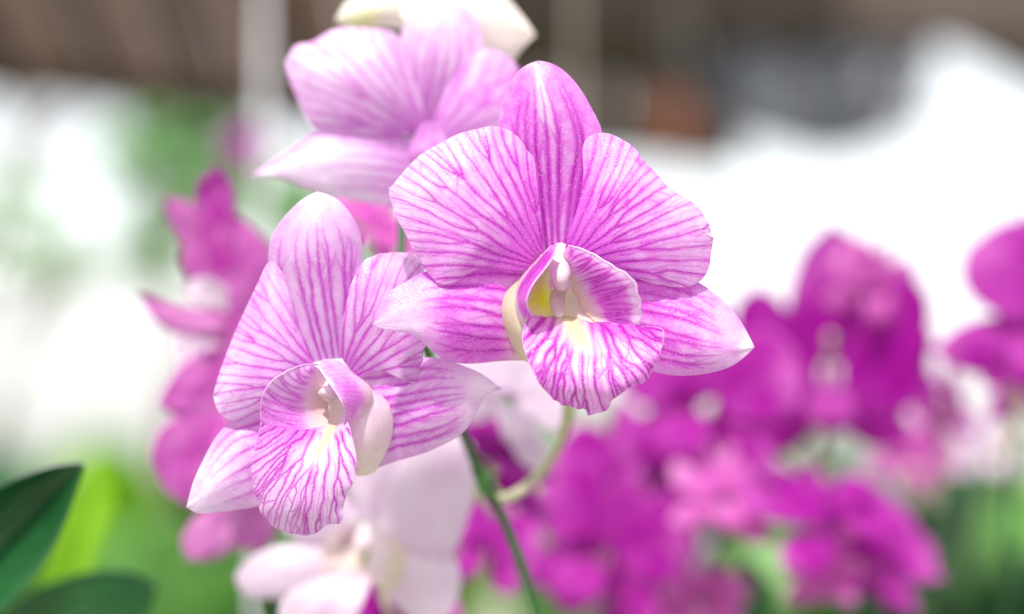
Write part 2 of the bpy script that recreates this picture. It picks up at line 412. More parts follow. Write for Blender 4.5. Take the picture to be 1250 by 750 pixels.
pet1 = p.build('petal', M_STRIPE, f1, O1, wash=lambda s, t: .48 - .42 * sm(.35, .85, t) * ga(s, .0, .8) + .6 * sm(.45, 0, t) - .12 * sm(.6, 1., np.abs(s)),
        veins=net_veins((674, 332), -142, 46, 16, 225, 11, 8.2, .16, 3, 1.5), seed=5, wave=.05, ruff=.015)
p = Patch([[(690, 304, .45), (697, 280, .35), (707, 245, .3), (712, 210, .3), (710, 184, .35), (717, 168, .4), (735, 163, .4), (760, 171, .38), (785, 195, .3), (815, 229, .2), (845, 248, .25), (863, 270, .3), (871, 292, .3)],
           [(696, 311, .5), (735, 285, .1), (780, 265, -.12), (825, 272, -.05), (871, 292, .3)],
           [(700, 318, .5), (740, 328, .35), (772, 337, .25), (805, 347, .2), (836, 351, .2), (856, 342, .25), (866, 322, .3), (871, 292, .3)]], 150, 150, P)
p.build('petal', M_STRIPE, f1, O1, wash=lambda s, t: .50 - .42 * sm(.35, .8, t) * ga(s, -.5, .6) + .6 * sm(.45, 0, t),
        veins=net_veins((682, 328), -34, 47, 16, 215, 11, 8.0, .14, 8, 1.5), seed=7, wave=.05, ruff=.015)
p = Patch([[(662, 312, .9), (632, 316, .85), (600, 318, .75), (576, 322, .65), (550, 328, .52), (520, 332, .38), (498, 343, .2), (476, 357, .05), (462, 378, -.05), (455, 397, -.1)],
           [(650, 390, .9), (600, 385, .35), (540, 380, .0), (495, 386, -.1), (455, 397, -.1)],
           [(650, 440, .9), (608, 441, .7), (568, 444, .45), (534, 434, .2), (512, 414, .05), (490, 405, -.02), (470, 402, -.08), (455, 397, -.1)]], 120, 150, P)
p.build('lateral_sepal', M_STRIPE, f1, O1, wash=lambda s, t: .78 - 1.0 * sm(.45, .85, t) * ga(s, .25, .9) - .25 * ga(t, .3, .15) * ga(s, 0, .4), cream=lambda s, t: .9 * sm(.22, .0, t) * sm(-.9, .2, s),
        veins=strip_veins(p.surf, np.linspace(-.82, .8, 7), 14, 2.2, .06, .72, 8), seed=9, wave=.03)
p = Patch([[(715, 335, .85), (775, 325, .75), (820, 334, .65), (851, 345, .52), (880, 366, .4), (904, 394, .25), (920, 424, .1)],
           [(725, 385, .9), (800, 393, .3), (860, 410, .1), (920, 424, .1)],
           [(730, 420, .9), (770, 441, .7), (796, 452, .6), (828, 458, .45), (856, 457, .35), (885, 450, .22), (903, 440, .15), (920, 424, .1)]], 110, 140, P)
p.build('lateral_sepal', M_STRIPE, f1, O1, wash=lambda s, t: .72 - .3 * sm(.4, .8, t) - .8 * sm(.86, 1, t), cream=lambda s, t: .35 * sm(.95, 1, t),
        veins=strip_veins(p.surf, np.linspace(-.8, .8, 8), 24, 1.9, .0, .86, 8), seed=11, wave=.03, edge=.6)
# spur: the fleshy cream cup under the lip
p = Patch([[(646, 332, .7), (622, 350, .72), (607, 372, .8), (611, 398, .85), (624, 422, .8), (643, 442, .6)],
           [(650, 332, .5), (629, 352, .3), (620, 374, .25), (624, 400, .25), (635, 422, .3), (650, 442, .3)],
           [(656, 332, .3), (640, 352, .1), (634, 375, .05), (640, 402, .0), (650, 425, .0), (662, 445, .1)]], 40, 50, P, ease=None)
p.build('spur', M_STRIPE, f1, O1, wash=lambda s, t: .25 * sm(.5, 1, s) * sm(.5, 0, t), cream=lambda s, t: .85 - .3 * sm(.3, 1, s), seed=3, wave=.015, thick=.02)
# lip: mid lobe with its two side lobes
p = Patch([[(648, 384, -.3), (640, 400, -.6), (638, 418, -.85), (645, 440, -1.05), (660, 470, -1.2), (677, 490, -1.1), (698, 501, -.97), (716, 504, -.9)],
           [(668, 386, .1), (667, 415, -.75), (682, 452, -1.3), (702, 484, -1.25), (716, 504, -.9)],
           [(695, 386, .3), (703, 412, -.55), (716, 446, -1.25), (720, 480, -1.3), (716, 504, -.9)],
           [(722, 393, .1), (748, 417, -.75), (766, 440, -1.25), (752, 476, -1.3), (736, 494, -1.05), (716, 504, -.9)],
           [(746, 396, -.35), (775, 397, -.8), (798, 399, -1.1), (809, 403, -1.2), (806, 427, -1.3), (793, 457, -1.25), (773, 478, -1.1), (754, 487, -.98), (742, 498, -.92), (730, 503, -.9), (716, 504, -.9)]], 160, 130, P)
lip1 = p.build('lip', M_STRIPE, f1, O1, wash=lambda s, t: .34 + .2 * sm(.4, .9, np.abs(s)) - .12 * ga(s, 0, .2) * sm(.1, .5, t) + .8 * ga(s, .6, .3) * sm(.3, 0, t) + .5 * ga(s, -.6, .25) * sm(.25, 0, t), cream=lambda s, t: 1.0 * ga(s, .02 + .1 * t, .34 - .42 * t) * sm(.5, .25, t),
        veins=fan_veins((702, 345), 82, 100, 46, 175, 17, 8.0, .05, 5, 2.35, 1.6, 3.0, 1.2) + fan_veins((702, 345), 82, 100, 75, 175, 26, 6.5, .05, 6, .9, 2, 3.0, .6), vein_gain=1.15, halo=.35, seed=13, wave=.09, ruff=.028, relief=.015, edge=.5)
p = Patch([[(687, 310, .2), (690, 332, .5), (700, 356, .6), (712, 378, .4), (726, 393, .0)],
           [(691, 304, -.1), (712, 325, .02), (733, 347, -.1), (747, 370, -.25), (753, 394, -.4)],
           [(693, 301, -.3), (708, 304, -.6), (733, 316, -1.0), (753, 329, -1.2), (770, 342, -1.3), (777, 360, -1.25), (781, 380, -1.1), (780, 397, -.9)]], 90, 100, P, ease=None)
p.build('side_lobe', M_STRIPE, lip1, O1, wash=lambda s, t: .35 + .75 * ga(s, .0, .4) * sm(.35, .9, t) - .6 * sm(.55, .9, s), cream=lambda s, t: .8 * sm(-.35, -.95, s),  # wash fades at the rim to paint its sunlit band
        veins=[v for s0 in np.linspace(.05, .98, 21) for v in [(p.surf(np.linspace(-.55 + .15 * math.sin(s0 * 40), .93, 30), s0 + .04 * np.sin(np.linspace(0, 3, 30) + s0 * 30) * np.linspace(0, 1, 30)), [1.0, 1.4, 1.3, .7], [.25, 1, .85, .5])]],
        seed=15, wave=.02, ruff=.015, edge=.6, thick=.04)
p = Patch([[(670, 302, .45), (648, 325, .5), (631, 347, .45), (627, 370, .35), (632, 390, .2), (644, 402, -.1)],
           [(673, 300, .1), (655, 324, -.35), (639, 346, -.5), (634, 370, -.5), (640, 390, -.45)],
           [(680, 299, -.2), (675, 313, -.6), (660, 334, -1.0), (648, 351, -1.1), (643, 372, -1.0), (650, 387, -.6)]], 60, 90, P, ease=None)
p.build('side_lobe', M_STRIPE, lip1, O1, wash=lambda s, t: .75 * sm(-.6, .2, s) - .5 * sm(.8, 1, s), cream=lambda s, t: .7 * sm(-.2, -1, s),
        veins=strip_veins(p.surf, np.linspace(-.1, .75, 5), 33, 1.7, .1, .9, 3), seed=17, wave=.015, edge=.8, thick=.045)
p = Patch([[(668, 316, .6), (655, 345, .35), (645, 372, .1), (648, 388, -.2)],
           [(680, 314, 1.1), (678, 350, 1.15), (684, 375, .9), (694, 389, .2)],
           [(690, 314, .7), (700, 345, .75), (712, 372, .5), (726, 394, .0)]], 50, 50, P, ease=None)
p.build('throat', M_STRIPE, lip1, O1, wash=.05, cream=lambda s, t: .55 + .35 * sm(.4, -.4, s), yellow=lambda s, t: 1.1 * ga(s, -.6, .45) * ga(t, .68, .26), seed=19, wave=.01)
cl1 = tube('column', [(684, 306, .9), (684, 322, .5), (684, 336, .05)], [11, 14, 13], M_COLUMN, f1, O1, attrs=dict(wash=lambda t: .45 - .3 * t))
cap1 = tube('anther_cap', [(684, 331, .0), (684, 339, -.2), (685, 348, -.12)], [11, 12.5, 9], M_COLUMN, cl1, O1, attrs=dict(wash=lambda t: .3 + 0 * t))
for q in (-1, 1): tube('column_tooth', [(684 + 9 * q, 344, .0), (684 + 10 * q, 352, -.04)], [5, 3.5], M_COLUMN, cl1, O1, attrs=dict(wash=lambda t: .2 + .3 * t))
tube('callus', [(684, 350, .75), (680, 366, .5), (682, 384, .15)], [8, 10, 7], M_COLUMN, lip1, O1, flat=.6, attrs=dict(wash=lambda t: 0 * t, cream=lambda t: .25 + 0 * t))

# ------------------------------------------------------------------ flower in focus, turned aside
f2 = flower_empty(420, 470, 1.5, 'softly lit pale lilac striped orchid flower turned aside, its lip hanging low')
O2 = to_world(P(420, 470, 1.5)); G = .6
p = Patch([[(372, 446, .9), (350, 400, .85), (335, 350, .8), (329, 317, .7), (335, 286, .6), (358, 255, .5), (373, 242, .45), (388, 234, .45)],
           [(408, 438, .9), (396, 370, .45), (388, 300, .2), (387, 260, .25), (388, 234, .45)],
           [(438, 440, .9), (442, 380, .8), (443, 330, .7), (443, 296, .6), (435, 271, .5), (414, 245, .45), (401, 238, .45), (388, 234, .45)]], 110, 150, P, off=G)
p.build('dorsal_sepal', M_PALE, f2, O2, wash=lambda s, t: .52 - .38 * sm(.75, 1, t) - .1 * t, veins=strip_veins(p.surf, np.linspace(-.75, .78, 7), 44, 2.2, .0, .82, 5, strong=.9), seed=22)
p = Patch([[(384, 446, .6), (370, 410, .5), (358, 372, .45), (351, 343, .5), (343, 327, .55), (331, 319, .6), (318, 337, .65), (303, 369, .7), (286, 407, .75), (272, 445, .75), (262, 483, .7)],
           [(388, 452, .6), (350, 440, .15), (318, 440, .1), (285, 462, .35), (262, 483, .7)],
           [(386, 470, .6), (350, 492, .45), (321, 504, .4), (300, 514, .45), (283, 514, .5), (269, 504, .6), (262, 483, .7)]], 140, 140, P, off=G)
p.build('petal', M_PALE, f2, O2, wash=lambda s, t: .42 - .25 * sm(.5, 1, t) + .3 * sm(.3, 0, t), veins=net_veins((402, 462), -152, 66, 16, 190, 12, 7.6, -.12, 52, 1.25, strong=.85), seed=23, wave=.05)
p = Patch([[(416, 432, .6), (418, 395, .35), (428, 352, .2), (439, 327, .25), (453, 315, .35), (480, 309, .5), (506, 313, .65), (518, 327, .75)],
           [(424, 446, .6), (440, 410, .25), (465, 378, .1), (495, 362, .3), (522, 350, .75), (526, 380, .85)],
           [(440, 462, .6), (460, 453, .45), (477, 457, .35), (498, 466, .35), (513, 471, .4), (513, 450, .5), (521, 420, .7), (524, 395, .8)]], 130, 140, P, off=G, ease=None)
p.build('petal', M_PALE, f2, O2, wash=lambda s, t: .40 - .35 * sm(.5, .95, t) * sm(.3, -.8, s) + .25 * sm(.3, 0, t), veins=net_veins((414, 470), -50, 58, 20, 215, 11, 7.6, .12, 58, 1.3, strong=.9), seed=25, wave=.04, ruff=.02)
p = Patch([[(372, 500, .9), (330, 503, .85), (300, 510, .8), (279, 518, .75), (255, 549, .6), (236, 590, .45), (229, 618, .4)],
           [(375, 535, .9), (320, 550, .5), (270, 580, .3), (229, 618, .4)],
           [(375, 570, .9), (340, 605, .8), (314, 617, .7), (286, 622, .6), (255, 625, .5), (240, 624, .45), (229, 618, .4)]], 100, 120, P, off=G)
p.build('lateral_sepal', M_PALE, f2, O2, wash=lambda s, t: .55 - .45 * sm(.4, .9, t) - .3 * ga(s, 0, .3) * sm(.2, .6, t), veins=strip_veins(p.surf, np.linspace(-.75, .8, 6), 64, 2.1, 0, .8, 6, strong=.75), seed=27)
p = Patch([[(425, 452, .75), (455, 448, .75), (485, 446, .75), (508, 440, .7), (532, 437, .65), (560, 445, .6), (591, 458, .5), (612, 474, .5)],
           [(445, 512, .9), (490, 500, .35), (545, 487, .2), (612, 474, .5)],
           [(452, 574, 1.0), (480, 564, .8), (498, 559, .7), (522, 552, .6), (543, 542, .55), (570, 521, .5), (594, 482, .5), (612, 474, .5)]], 110, 130, P, off=G)
p.build('lateral_sepal', M_PALE, f2, O2, wash=lambda s, t: .5 - .55 * sm(.55, .95, t), cream=lambda s, t: .5 * sm(.14, 0, t), veins=strip_veins(p.surf, np.linspace(-.85, .8, 8), 74, 2.0, .05, .78, 9, strong=.95), seed=29)
p = Patch([[(430, 462, .5), (428, 490, .2), (426, 520, .1), (430, 550, .1), (436, 580, .4)],
           [(445, 466, .3), (452, 492, .05), (452, 520, .0), (447, 550, .1), (445, 580, .5)],
           [(452, 474, .5), (472, 488, .4), (481, 510, .4), (476, 542, .5), (458, 576, .7)]], 50, 60, P, off=G, ease=None)
p.build('spur', M_PALE, f2, O2, wash=lambda s, t: .3 * sm(.35, 0, t), cream=lambda s, t: .25 + .35 * sm(.5, 1, t), seed=31, wave=.01)
p = Patch([[(320, 514, -.66), (317, 528, -.69), (312, 546, -.72), (309, 573, -.75), (312, 601, -.75), (321, 626, -.7), (340, 644, -.6), (366, 651, -.5)],
           [(361, 524, -.42), (346, 552, -.78), (335, 590, -.95), (345, 628, -.85), (366, 651, -.5)],
           [(400, 519, -.02), (384, 550, -.62), (374, 590, -.95), (370, 630, -.85), (366, 651, -.5)],
           [(413, 517, -.1), (408, 548, -.7), (404, 590, -1.0), (396, 628, -.85), (384, 649, -.6), (366, 651, -.5)],
           [(421, 503, -.4), (432, 539, -.75), (436, 563, -.85), (432, 588, -.9), (422, 610, -.85), (420, 628, -.8), (414, 640, -.75), (401, 640, -.65), (384, 649, -.55), (366, 651, -.5)]], 140, 140, P, off=G)
lip2 = p.build('lip', M_PALE, f2, O2, wash=lambda s, t: .3 + .75 * sm(.32, 0, t) * sm(.1, -.3, s), cream=lambda s, t: 1.0 * ga(s, .24 - .5 * t, .28 - .36 * t) * sm(.5, .25, t), veins=fan_veins((402, 490), 97, 100, 40, 175, 18, 7.4, -.02, 85, 1.75, 1.6, 2.8, 1.1) + fan_veins((402, 490), 97, 100, 70, 175, 26, 6.2, -.02, 86, .8, 1.5, 2.0, .5), halo=.35, seed=33, wave=.04, relief=.014, ruff=.015, edge=.4)
p = Patch([[(398, 452, .3), (400, 475, .5), (402, 500, .4), (401, 521, -.02)],
           [(385, 447, .1), (368, 470, -.1), (359, 498, -.22), (361, 526, -.43)],
           [(391, 446, -.1), (378, 445, -.3), (360, 449, -.55), (341, 459, -.7), (325, 475, -.75), (319, 497, -.7), (320, 516, -.66)]], 90, 90, P, off=G, ease=None)
p.build('side_lobe', M_PALE, lip2, O2, wash=lambda s, t: .3 + .75 * sm(.45, 1, t) * sm(-.7, 0, s), cream=lambda s, t: .6 * sm(0, -.8, s), veins=[v for s0 in np.linspace(.04, .98, 20) for v in [(p.surf(np.linspace(-.4, .95, 30), s0 + .03 * np.sin(np.linspace(0, 3, 30) + s0 * 30)), [.9, 1.2, 1.1, .8], [.15, .7, .75, .55])]],
        seed=35, wave=.02, ruff=.01)
p = Patch([[(389, 447, -.3), (397, 459, -.6), (407, 474, -.75), (418, 492, -.75), (421, 506, -.6), (420, 518, -.5)],
           [(394, 440, -.1), (413, 455, -.45), (425, 473, -.6), (432, 490, -.55), (430, 506, -.5), (424, 520, -.45)],
           [(398, 438, .1), (415, 441, .1), (433, 455, .1), (453, 473, .05), (454, 490, .0), (443, 507, -.1), (428, 520, -.3)]], 70, 80, P, off=G, ease=None)
p.build('side_lobe', M_PALE, lip2, O2, wash=lambda s, t: .45 + .75 * ga(t, .62, .22) * ga(s, .1, .6) - .8 * sm(-.75, -1, s), cream=lambda s, t: .5 * sm(.4, 1, s) * sm(.3, .6, t), veins=[v for s0 in np.linspace(.08, .95, 14) for v in [(p.surf(np.linspace(-.8, .7, 24), s0 + .1 * np.linspace(0, 1, 24)), [1.2, 1.6, 1.0], [.15, .35, .1])]], seed=37, wave=.015, edge=.9, thick=.045)
p = Patch([[(396, 458, .6), (385, 480, .4), (375, 505, .2), (380, 525, -.1)], [(408, 462, 1.0), (405, 485, .95), (402, 508, .7), (400, 526, -.1)], [(425, 470, .5), (428, 490, .3), (425, 508, .1), (418, 522, -.3)]], 40, 40, P, off=G, ease=None)
p.build('throat', M_PALE, lip2, O2, wash=.0, cream=.45, seed=39, wave=.01)
cl2 = tube('column', [(410, 458, .9), (406, 472, .5), (402, 482, .1)], [8, 11, 9], M_COLUMN, f2, O2, off=G)
tube('anther_cap', [(394, 480, .0), (401, 478, -.1), (409, 483, .0)], [5, 7.5, 5], M_COLUMN, cl2, O2, off=G)
for q in (-1, 0, 1):
    tube('keel', [(402 + 9 * q, 520, .12), (392 + 9 * q, 540, -.34), (386 + 7 * q, 560, -.65), (382 + 4 * q, 576, -.8)], [4, 4.5, 4, 2], M_PALE, lip2, O2, off=G, attrs=dict(wash=lambda t: 0 * t, cream=lambda t: .8 * (1 - t) + .1))

# ------------------------------------------------------------------ slightly blurred flower behind, above
f3 = flower_empty(510, 180, 8.2, 'slightly blurred lilac orchid flower tilted up, its sepal tip pointing left')
O3 = to_world(P(510, 180, 8.2)); G = 7
p = Patch([[(506, 165, .6), (470, 165, .5), (430, 167, .45), (391, 162, .4), (372, 138, .35), (356, 100, .35), (349, 75, .4)],
           [(510, 160, .6), (460, 120, .0), (400, 85, .0), (349, 75, .4)],
           [(518, 155, .6), (515, 110, .5), (500, 65, .45), (484, 41, .4), (446, 34, .35), (404, 38, .35), (380, 51, .35), (360, 56, .38), (349, 75, .4)]], 100, 100, P, off=G)
p.build('petal', M_PALE, f3, O3, wash=lambda s, t: .38 - .5 * sm(.2, .7, t) * ga(s, .3, .7), veins=net_veins((522, 172), -152, 46, 20, 220, 10, 9, .1, 91, 1.6, strong=.7), seed=43, wave=.09)  # outer part whitened: sun dapples painted into the wash
p = Patch([[(510, 165, .7), (495, 110, .65), (488, 60, .6), (497, 30, .6), (520, 8, .6), (540, 3, .6)],
           [(523, 160, .8), (530, 90, .3), (538, 40, .3), (540, 3, .6)],
           [(538, 160, .7), (575, 110, .65), (592, 70, .6), (585, 35, .6), (565, 10, .6), (540, 3, .6)]], 70, 90, P, off=G)
p.build('dorsal_sepal', M_PALE, f3, O3, wash=lambda s, t: .36 - .2 * sm(.6, 1, t), veins=strip_veins(p.surf, np.linspace(-.75, .75, 7), 94, 2.6, .0, .85, 3, strong=.6), seed=45, wave=.05)
p = Patch([[(528, 165, .5), (540, 120, .4), (560, 80, .4), (585, 62, .4), (612, 66, .45), (632, 84, .5)], [(535, 172, .5), (570, 140, .0), (605, 110, .1), (632, 84, .5)], [(540, 182, .5), (580, 190, .4), (620, 170, .4), (640, 130, .5), (632, 84, .5)]], 70, 80, P, off=G)
p.build('petal', M_PALE, f3, O3, wash=.55, veins=net_veins((520, 185), -40, 50, 20, 180, 9, 10, .1, 95, 1.6, strong=.5), seed=47, wave=.07)
p = Patch([[(505, 168, .8), (470, 162, .7), (430, 160, .6), (390, 162, .5), (349, 186, .3), (322, 204, .2), (307, 215, .1)],
           [(505, 210, .8), (440, 200, .2), (370, 205, .0), (307, 215, .1)],
           [(505, 255, .9), (474, 252, .7), (429, 244, .5), (373, 232, .25), (335, 217, .15), (320, 215, .1), (307, 215, .1)]], 90, 100, P, off=G)
p.build('lateral_sepal', M_PALE, f3, O3, wash=lambda s, t: .5 - .65 * sm(.05, .45, t) * sm(-.9, -.2, s), veins=strip_veins(p.surf, np.linspace(-.85, .7, 6), 97, 2.4, 0, .6, 2, strong=.55), seed=49, wave=.05)  # whitened towards the tip, sunlight put into the petal colour
p = Patch([[(520, 220, 0), (503, 200, -.5), (500, 186, -.6), (508, 166, -.6), (520, 150, -.6)], [(535, 220, .2), (522, 195, -.55), (522, 170, -.6), (526, 150, -.6)], [(555, 220, 0), (548, 190, -.5), (544, 168, -.55), (533, 151, -.6)]], 40, 40, P, off=G)
p.build('lip', M_PALE, f3, O3, wash=.75, cream=.0, seed=51, wave=.05)
p = Patch([[(528, 225, .8), (560, 215, .7), (600, 225, .5), (640, 250, .3)], [(528, 245, .8), (560, 250, .5), (600, 255, .4), (640, 250, .3)], [(528, 270, .8), (560, 285, .7), (610, 275, .5), (640, 250, .3)]], 30, 40, P, off=G)
p.build('lateral_sepal', M_PALE, f3, O3, wash=.6, seed=53)
tube('column', [(527, 170, .7), (528, 185, .3), (528, 200, -.2)], [9, 11, 9], M_COLUMN, f3, O3, off=G)

# cream flower above it, cut by the frame
f0 = flower_empty(520, -20, 10.5, 'blurred cream flower with greenish petal, above the other flowers')
O0 = to_world(P(520, -20, 10.5)); G = 9
for nm, cols, w, cr in (
    ('lateral_sepal', [[(500, -25, .5), (455, -12, .4), (425, 0, .3), (410, 26, .2)], [(505, 5, .4), (460, 15, 0), (432, 24, 0), (410, 26, .2)], [(505, 40, .5), (470, 36, .4), (430, 38, .3), (410, 26, .2)]], .1, lambda s, t: .9 * ga(t, .65, .25) * ga(s, .3, .7)),
    ('lateral_sepal', [[(560, -20, .5), (600, -12, .4), (635, 15, .3), (654, 44, .2)], [(550, 10, .4), (595, 22, 0), (630, 40, .1), (654, 44, .2)], [(545, 50, .5), (590, 78, .4), (622, 80, .3), (640, 58, .25), (654, 44, .2)]], .35, lambda s, t: .4 * sm(.9, 1, t)),
    ('petal', [[(520, -20, .5), (480, -60, .4), (470, -120, .4), (500, -160, .4)], [(530, -30, .3), (520, -80, 0), (510, -130, .1), (500, -160, .4)], [(540, -20, .5), (560, -70, .4), (550, -130, .4), (500, -160, .4)]], .3, 0),
    ('petal', [[(540, -20, .5), (580, -70, .4), (640, -110, .4), (700, -90, .4)], [(550, -15, .3), (600, -50, 0), (650, -70, .1), (700, -90, .4)], [(560, -5, .5), (620, -15, .4), (680, -40, .4), (700, -90, .4)]], .3, 0),
    ('lip', [[(500, -10, 0), (490, 10, -.7), (500, 35, -1), (530, 45, -.9)], [(527, -10, .3), (527, 10, -.8), (528, 30, -1.1), (530, 45, -.9)], [(555, -10, 0), (565, 10, -.7), (556, 35, -1), (530, 45, -.9)]], .25, .2)):
    Patch(cols, 40, 44, P, off=G).build(nm, M_CREAM, f0, O0, wash=w, cream=cr, seed=61, wave=.05)

# ------------------------------------------------------------------ white flower below
f4 = flower_empty(450, 650, 14.5, 'blurred white orchid flower with creamy yellow throat below the sharp flowers')
O4 = to_world(P(450, 650, 14.5)); G = 13
for nm, cols, w, cr in (
    ('petal', [[(462, 640, .4), (468, 600, .3), (490, 560, .3), (525, 530, .35), (560, 528, .4), (580, 545, .4)], [(472, 650, .4), (510, 615, -.1), (550, 575, 0), (580, 545, .4)], [(480, 660, .4), (510, 675, .3), (545, 680, .3), (567, 645, .35), (582, 590, .4), (580, 545, .4)]], lambda s, t: .28 + .4 * ga(s, -.1, .35) * sm(.3, .8, t), 0),
    ('petal', [[(440, 630, .4), (400, 590, .35), (360, 590, .35), (335, 620, .4)], [(436, 640, .4), (400, 625, 0), (360, 615, .1), (335, 620, .4)], [(430, 655, .4), (395, 665, .35), (355, 655, .35), (335, 620, .4)]], .35, 0),
    ('dorsal_sepal', [[(438, 635, .7), (420, 590, .6), (415, 540, .6), (450, 500, .6)], [(450, 635, .7), (450, 590, .3), (450, 540, .4), (450, 500, .6)], [(465, 635, .7), (485, 590, .6), (488, 540, .6), (450, 500, .6)]], .35, 0),
    ('lateral_sepal', [[(430, 655, .7), (390, 655, .6), (346, 666, .5), (308, 679, .3), (287, 704, .2)], [(430, 690, .7), (370, 695, .2), (325, 705, .1), (287, 704, .2)], [(432, 725, .8), (390, 740, .6), (345, 731, .4), (301, 727, .25), (287, 704, .2)]], .12, 0),
    ('lateral_sepal', [[(480, 670, .7), (520, 660, .6), (552, 676, .5), (562, 715, .4), (548, 752, .3)], [(478, 700, .7), (510, 705, .3), (535, 730, .2), (548, 752, .3)], [(470, 725, .8), (490, 745, .6), (520, 765, .4), (548, 752, .3)]], .08, lambda s, t: .15 * sm(.3, 0, t)),
    ('lip', [[(405, 690, -.4), (375, 710, -.9), (348, 730, -1.1), (345, 770, -1), (385, 800, -.8)], [(432, 690, .2), (410, 715, -.8), (395, 750, -1.1), (385, 800, -.8)], [(458, 690, -.4), (450, 715, -.9), (430, 760, -1.1), (385, 800, -.8)]], lambda s, t: .15 + .7 * ga(s, .1, .3) * sm(.2, .6, t), lambda s, t: .3 * sm(.25, 0, t))):
    o = Patch(flat(cols, .4) if nm != 'lip' else cols, 50, 56, P, off=G).build(nm, M_WHITE, f4, O4, wash=w, cream=cr, seed=63, wave=.05)
    if nm == 'lip': lip4 = o
for cols, w, cr in (
    ([[(425, 640, .2), (402, 655, -.2), (392, 675, -.4), (402, 697, -.5)], [(432, 640, .5), (425, 660, .5), (420, 680, .3), (424, 697, -.1)], [(445, 642, .3), (448, 660, .3), (446, 680, .2), (448, 697, -.2)]], 0, lambda s, t: .55 + .2 * s),
    ([[(446, 630, -.6), (452, 650, -1), (452, 675, -1), (446, 700, -.8)], [(462, 640, -.2), (474, 660, -.5), (472, 690, -.5), (460, 712, -.4)], [(478, 655, .2), (494, 672, .1), (490, 705, .1), (470, 722, .1)]], 0, lambda s, t: .15 + .6 * sm(-.4, .6, s))):
    Patch(cols, 30, 30, P, off=G, ease=None).build('side_lobe', M_WHITE, lip4, O4, wash=w, cream=cr, seed=65, wave=.02)
tube('column', [(452, 640, .6), (446, 655, .2), (442, 668, -.2)], [8, 11, 9], M_COLUMN, f4, O4, off=G)

# ------------------------------------------------------------------ plain blurred flowers: one prototype per colour, then copies
LOC = lambda x, y, d: np.array([x, d, y])
def proto_flower(mat, washk=.8):
    e = empty('orchid_flower', (0, 0, 0)); z = (0, 0, 0)
    kw = dict(local=True, wave=.08)
    def b(n, cols, par=e, wash=washk, cream=0, seed=1, ns=16, nt=18):
        return Patch(flat(cols, .2, .05) if 'epal' in n or n == 'petal' else cols, ns, nt, LOC).build(n, mat, par, z, wash=wash, cream=cream, seed=seed, **kw)
    fade = lambda s, t: washk - .45 * sm(.55, 1, t)
    b('dorsal_sepal', [[(-.4, .2, .3), (-.95, 1.3, .3), (-.75, 2.4, .2), (-.2, 3.3, .0), (.05, 3.6, 0)], [(0, .2, .3), (0, 1.6, -.2), (0, 2.8, -.1), (.05, 3.6, 0)], [(.4, .2, .3), (.95, 1.3, .3), (.8, 2.3, .2), (.25, 3.3, .0), (.05, 3.6, 0)]], wash=fade)
    for q in (-1, 1):
        b('petal', [[(q * .3, .4, .0), (q * .6, 2.0, -.1), (q * 1.8, 2.9, -.1), (q * 3.1, 2.2, .1), (q * 3.6, 1.2, .2)], [(q * .4, .1, .0), (q * 1.6, .9, -.4), (q * 2.6, 1.2, -.3), (q * 3.6, 1.2, .2)], [(q * .4, -.2, .0), (q * 1.6, -.5, -.2), (q * 2.8, -.3, -.1), (q * 3.5, .4, .1), (q * 3.6, 1.2, .2)]], seed=3 + q, wash=fade)
        b('lateral_sepal', [[(q * .3, .0, .5), (q * 1.6, -.2, .3), (q * 2.8, -1.2, .2), (q * 3.3, -2.3, .0)], [(q * .3, -.5, .5), (q * 1.5, -1.2, .1), (q * 2.4, -1.8, .0), (q * 3.3, -2.3, .0)], [(q * .1, -1.0, .5), (q * 1.1, -2.0, .3), (q * 2.2, -2.5, .2), (q * 3.3, -2.3, .0)]], seed=6 + q, wash=fade)
    lp = b('lip', [[(-.5, -.5, -.6), (-1.1, -1.2, -1.3), (-.8, -2.2, -1.5), (0, -2.7, -1.2)], [(0, -.5, .2), (0, -1.1, -1.2), (0, -2.1, -1.6), (0, -2.7, -1.2)], [(.5, -.5, -.6), (1.1, -1.2, -1.3), (.8, -2.2, -1.5), (0, -2.7, -1.2)]], cream=lambda s, t: .4 * sm(.2, 0, t))
    for q in (-1, 1):
        b('side_lobe', [[(q * .1, .4, .2), (q * .35, .1, .3), (q * .3, -.5, .1)], [(q * .4, .4, -.4), (q * .8, .0, -.4), (q * .6, -.6, -.5)], [(q * .4, .5, -.8), (q * 1.0, .1, -1.2), (q * .9, -.8, -1.1)]], par=lp, ns=10, nt=10)
    tube('column', [(0, .25, .3), (0, .2, -.1), (0, .0, -.5)], [.18, .2, .16], mat, e, z, LOC, n=10, attrs=dict(wash=lambda t: .8 + 0 * t))
    return e
def copy_tree(o, parent=None):
    c = o.copy(); COL.objects.link(c); c.parent = parent
    for ch in list(o.children): copy_tree(ch, c)
    return c
PROT = {'mag': proto_flower(M_MAG), 'pink': proto_flower(M_PINK, .6), 'white': proto_flower(M_WHITE, .15)}
USED = set()
def put_flower(kind, px, py, dist, yaw, pit, roll, sc_, label, group=None):
    o = PROT[kind] if kind not in USED else copy_tree(PROT[kind]); USED.add(kind)
    o.location = at(px, py, dist); o.rotation_euler = Euler((R(pit), R(roll), R(yaw)), 'XYZ'); o.scale = (sc_,) * 3
    tag(o, label, 'orchid flower', group); return o

def wtube(name, pts, rad, mat, parent=None, origin=(0, 0, 0), n=10):
    v, f, a, b = tube_mesh(np.array([tuple(q) for q in pts]) * 1.0, np.array(rad), n, True)
    return mesh_obj(name, v - np.array(tuple(origin)), f, mat, parent, True)

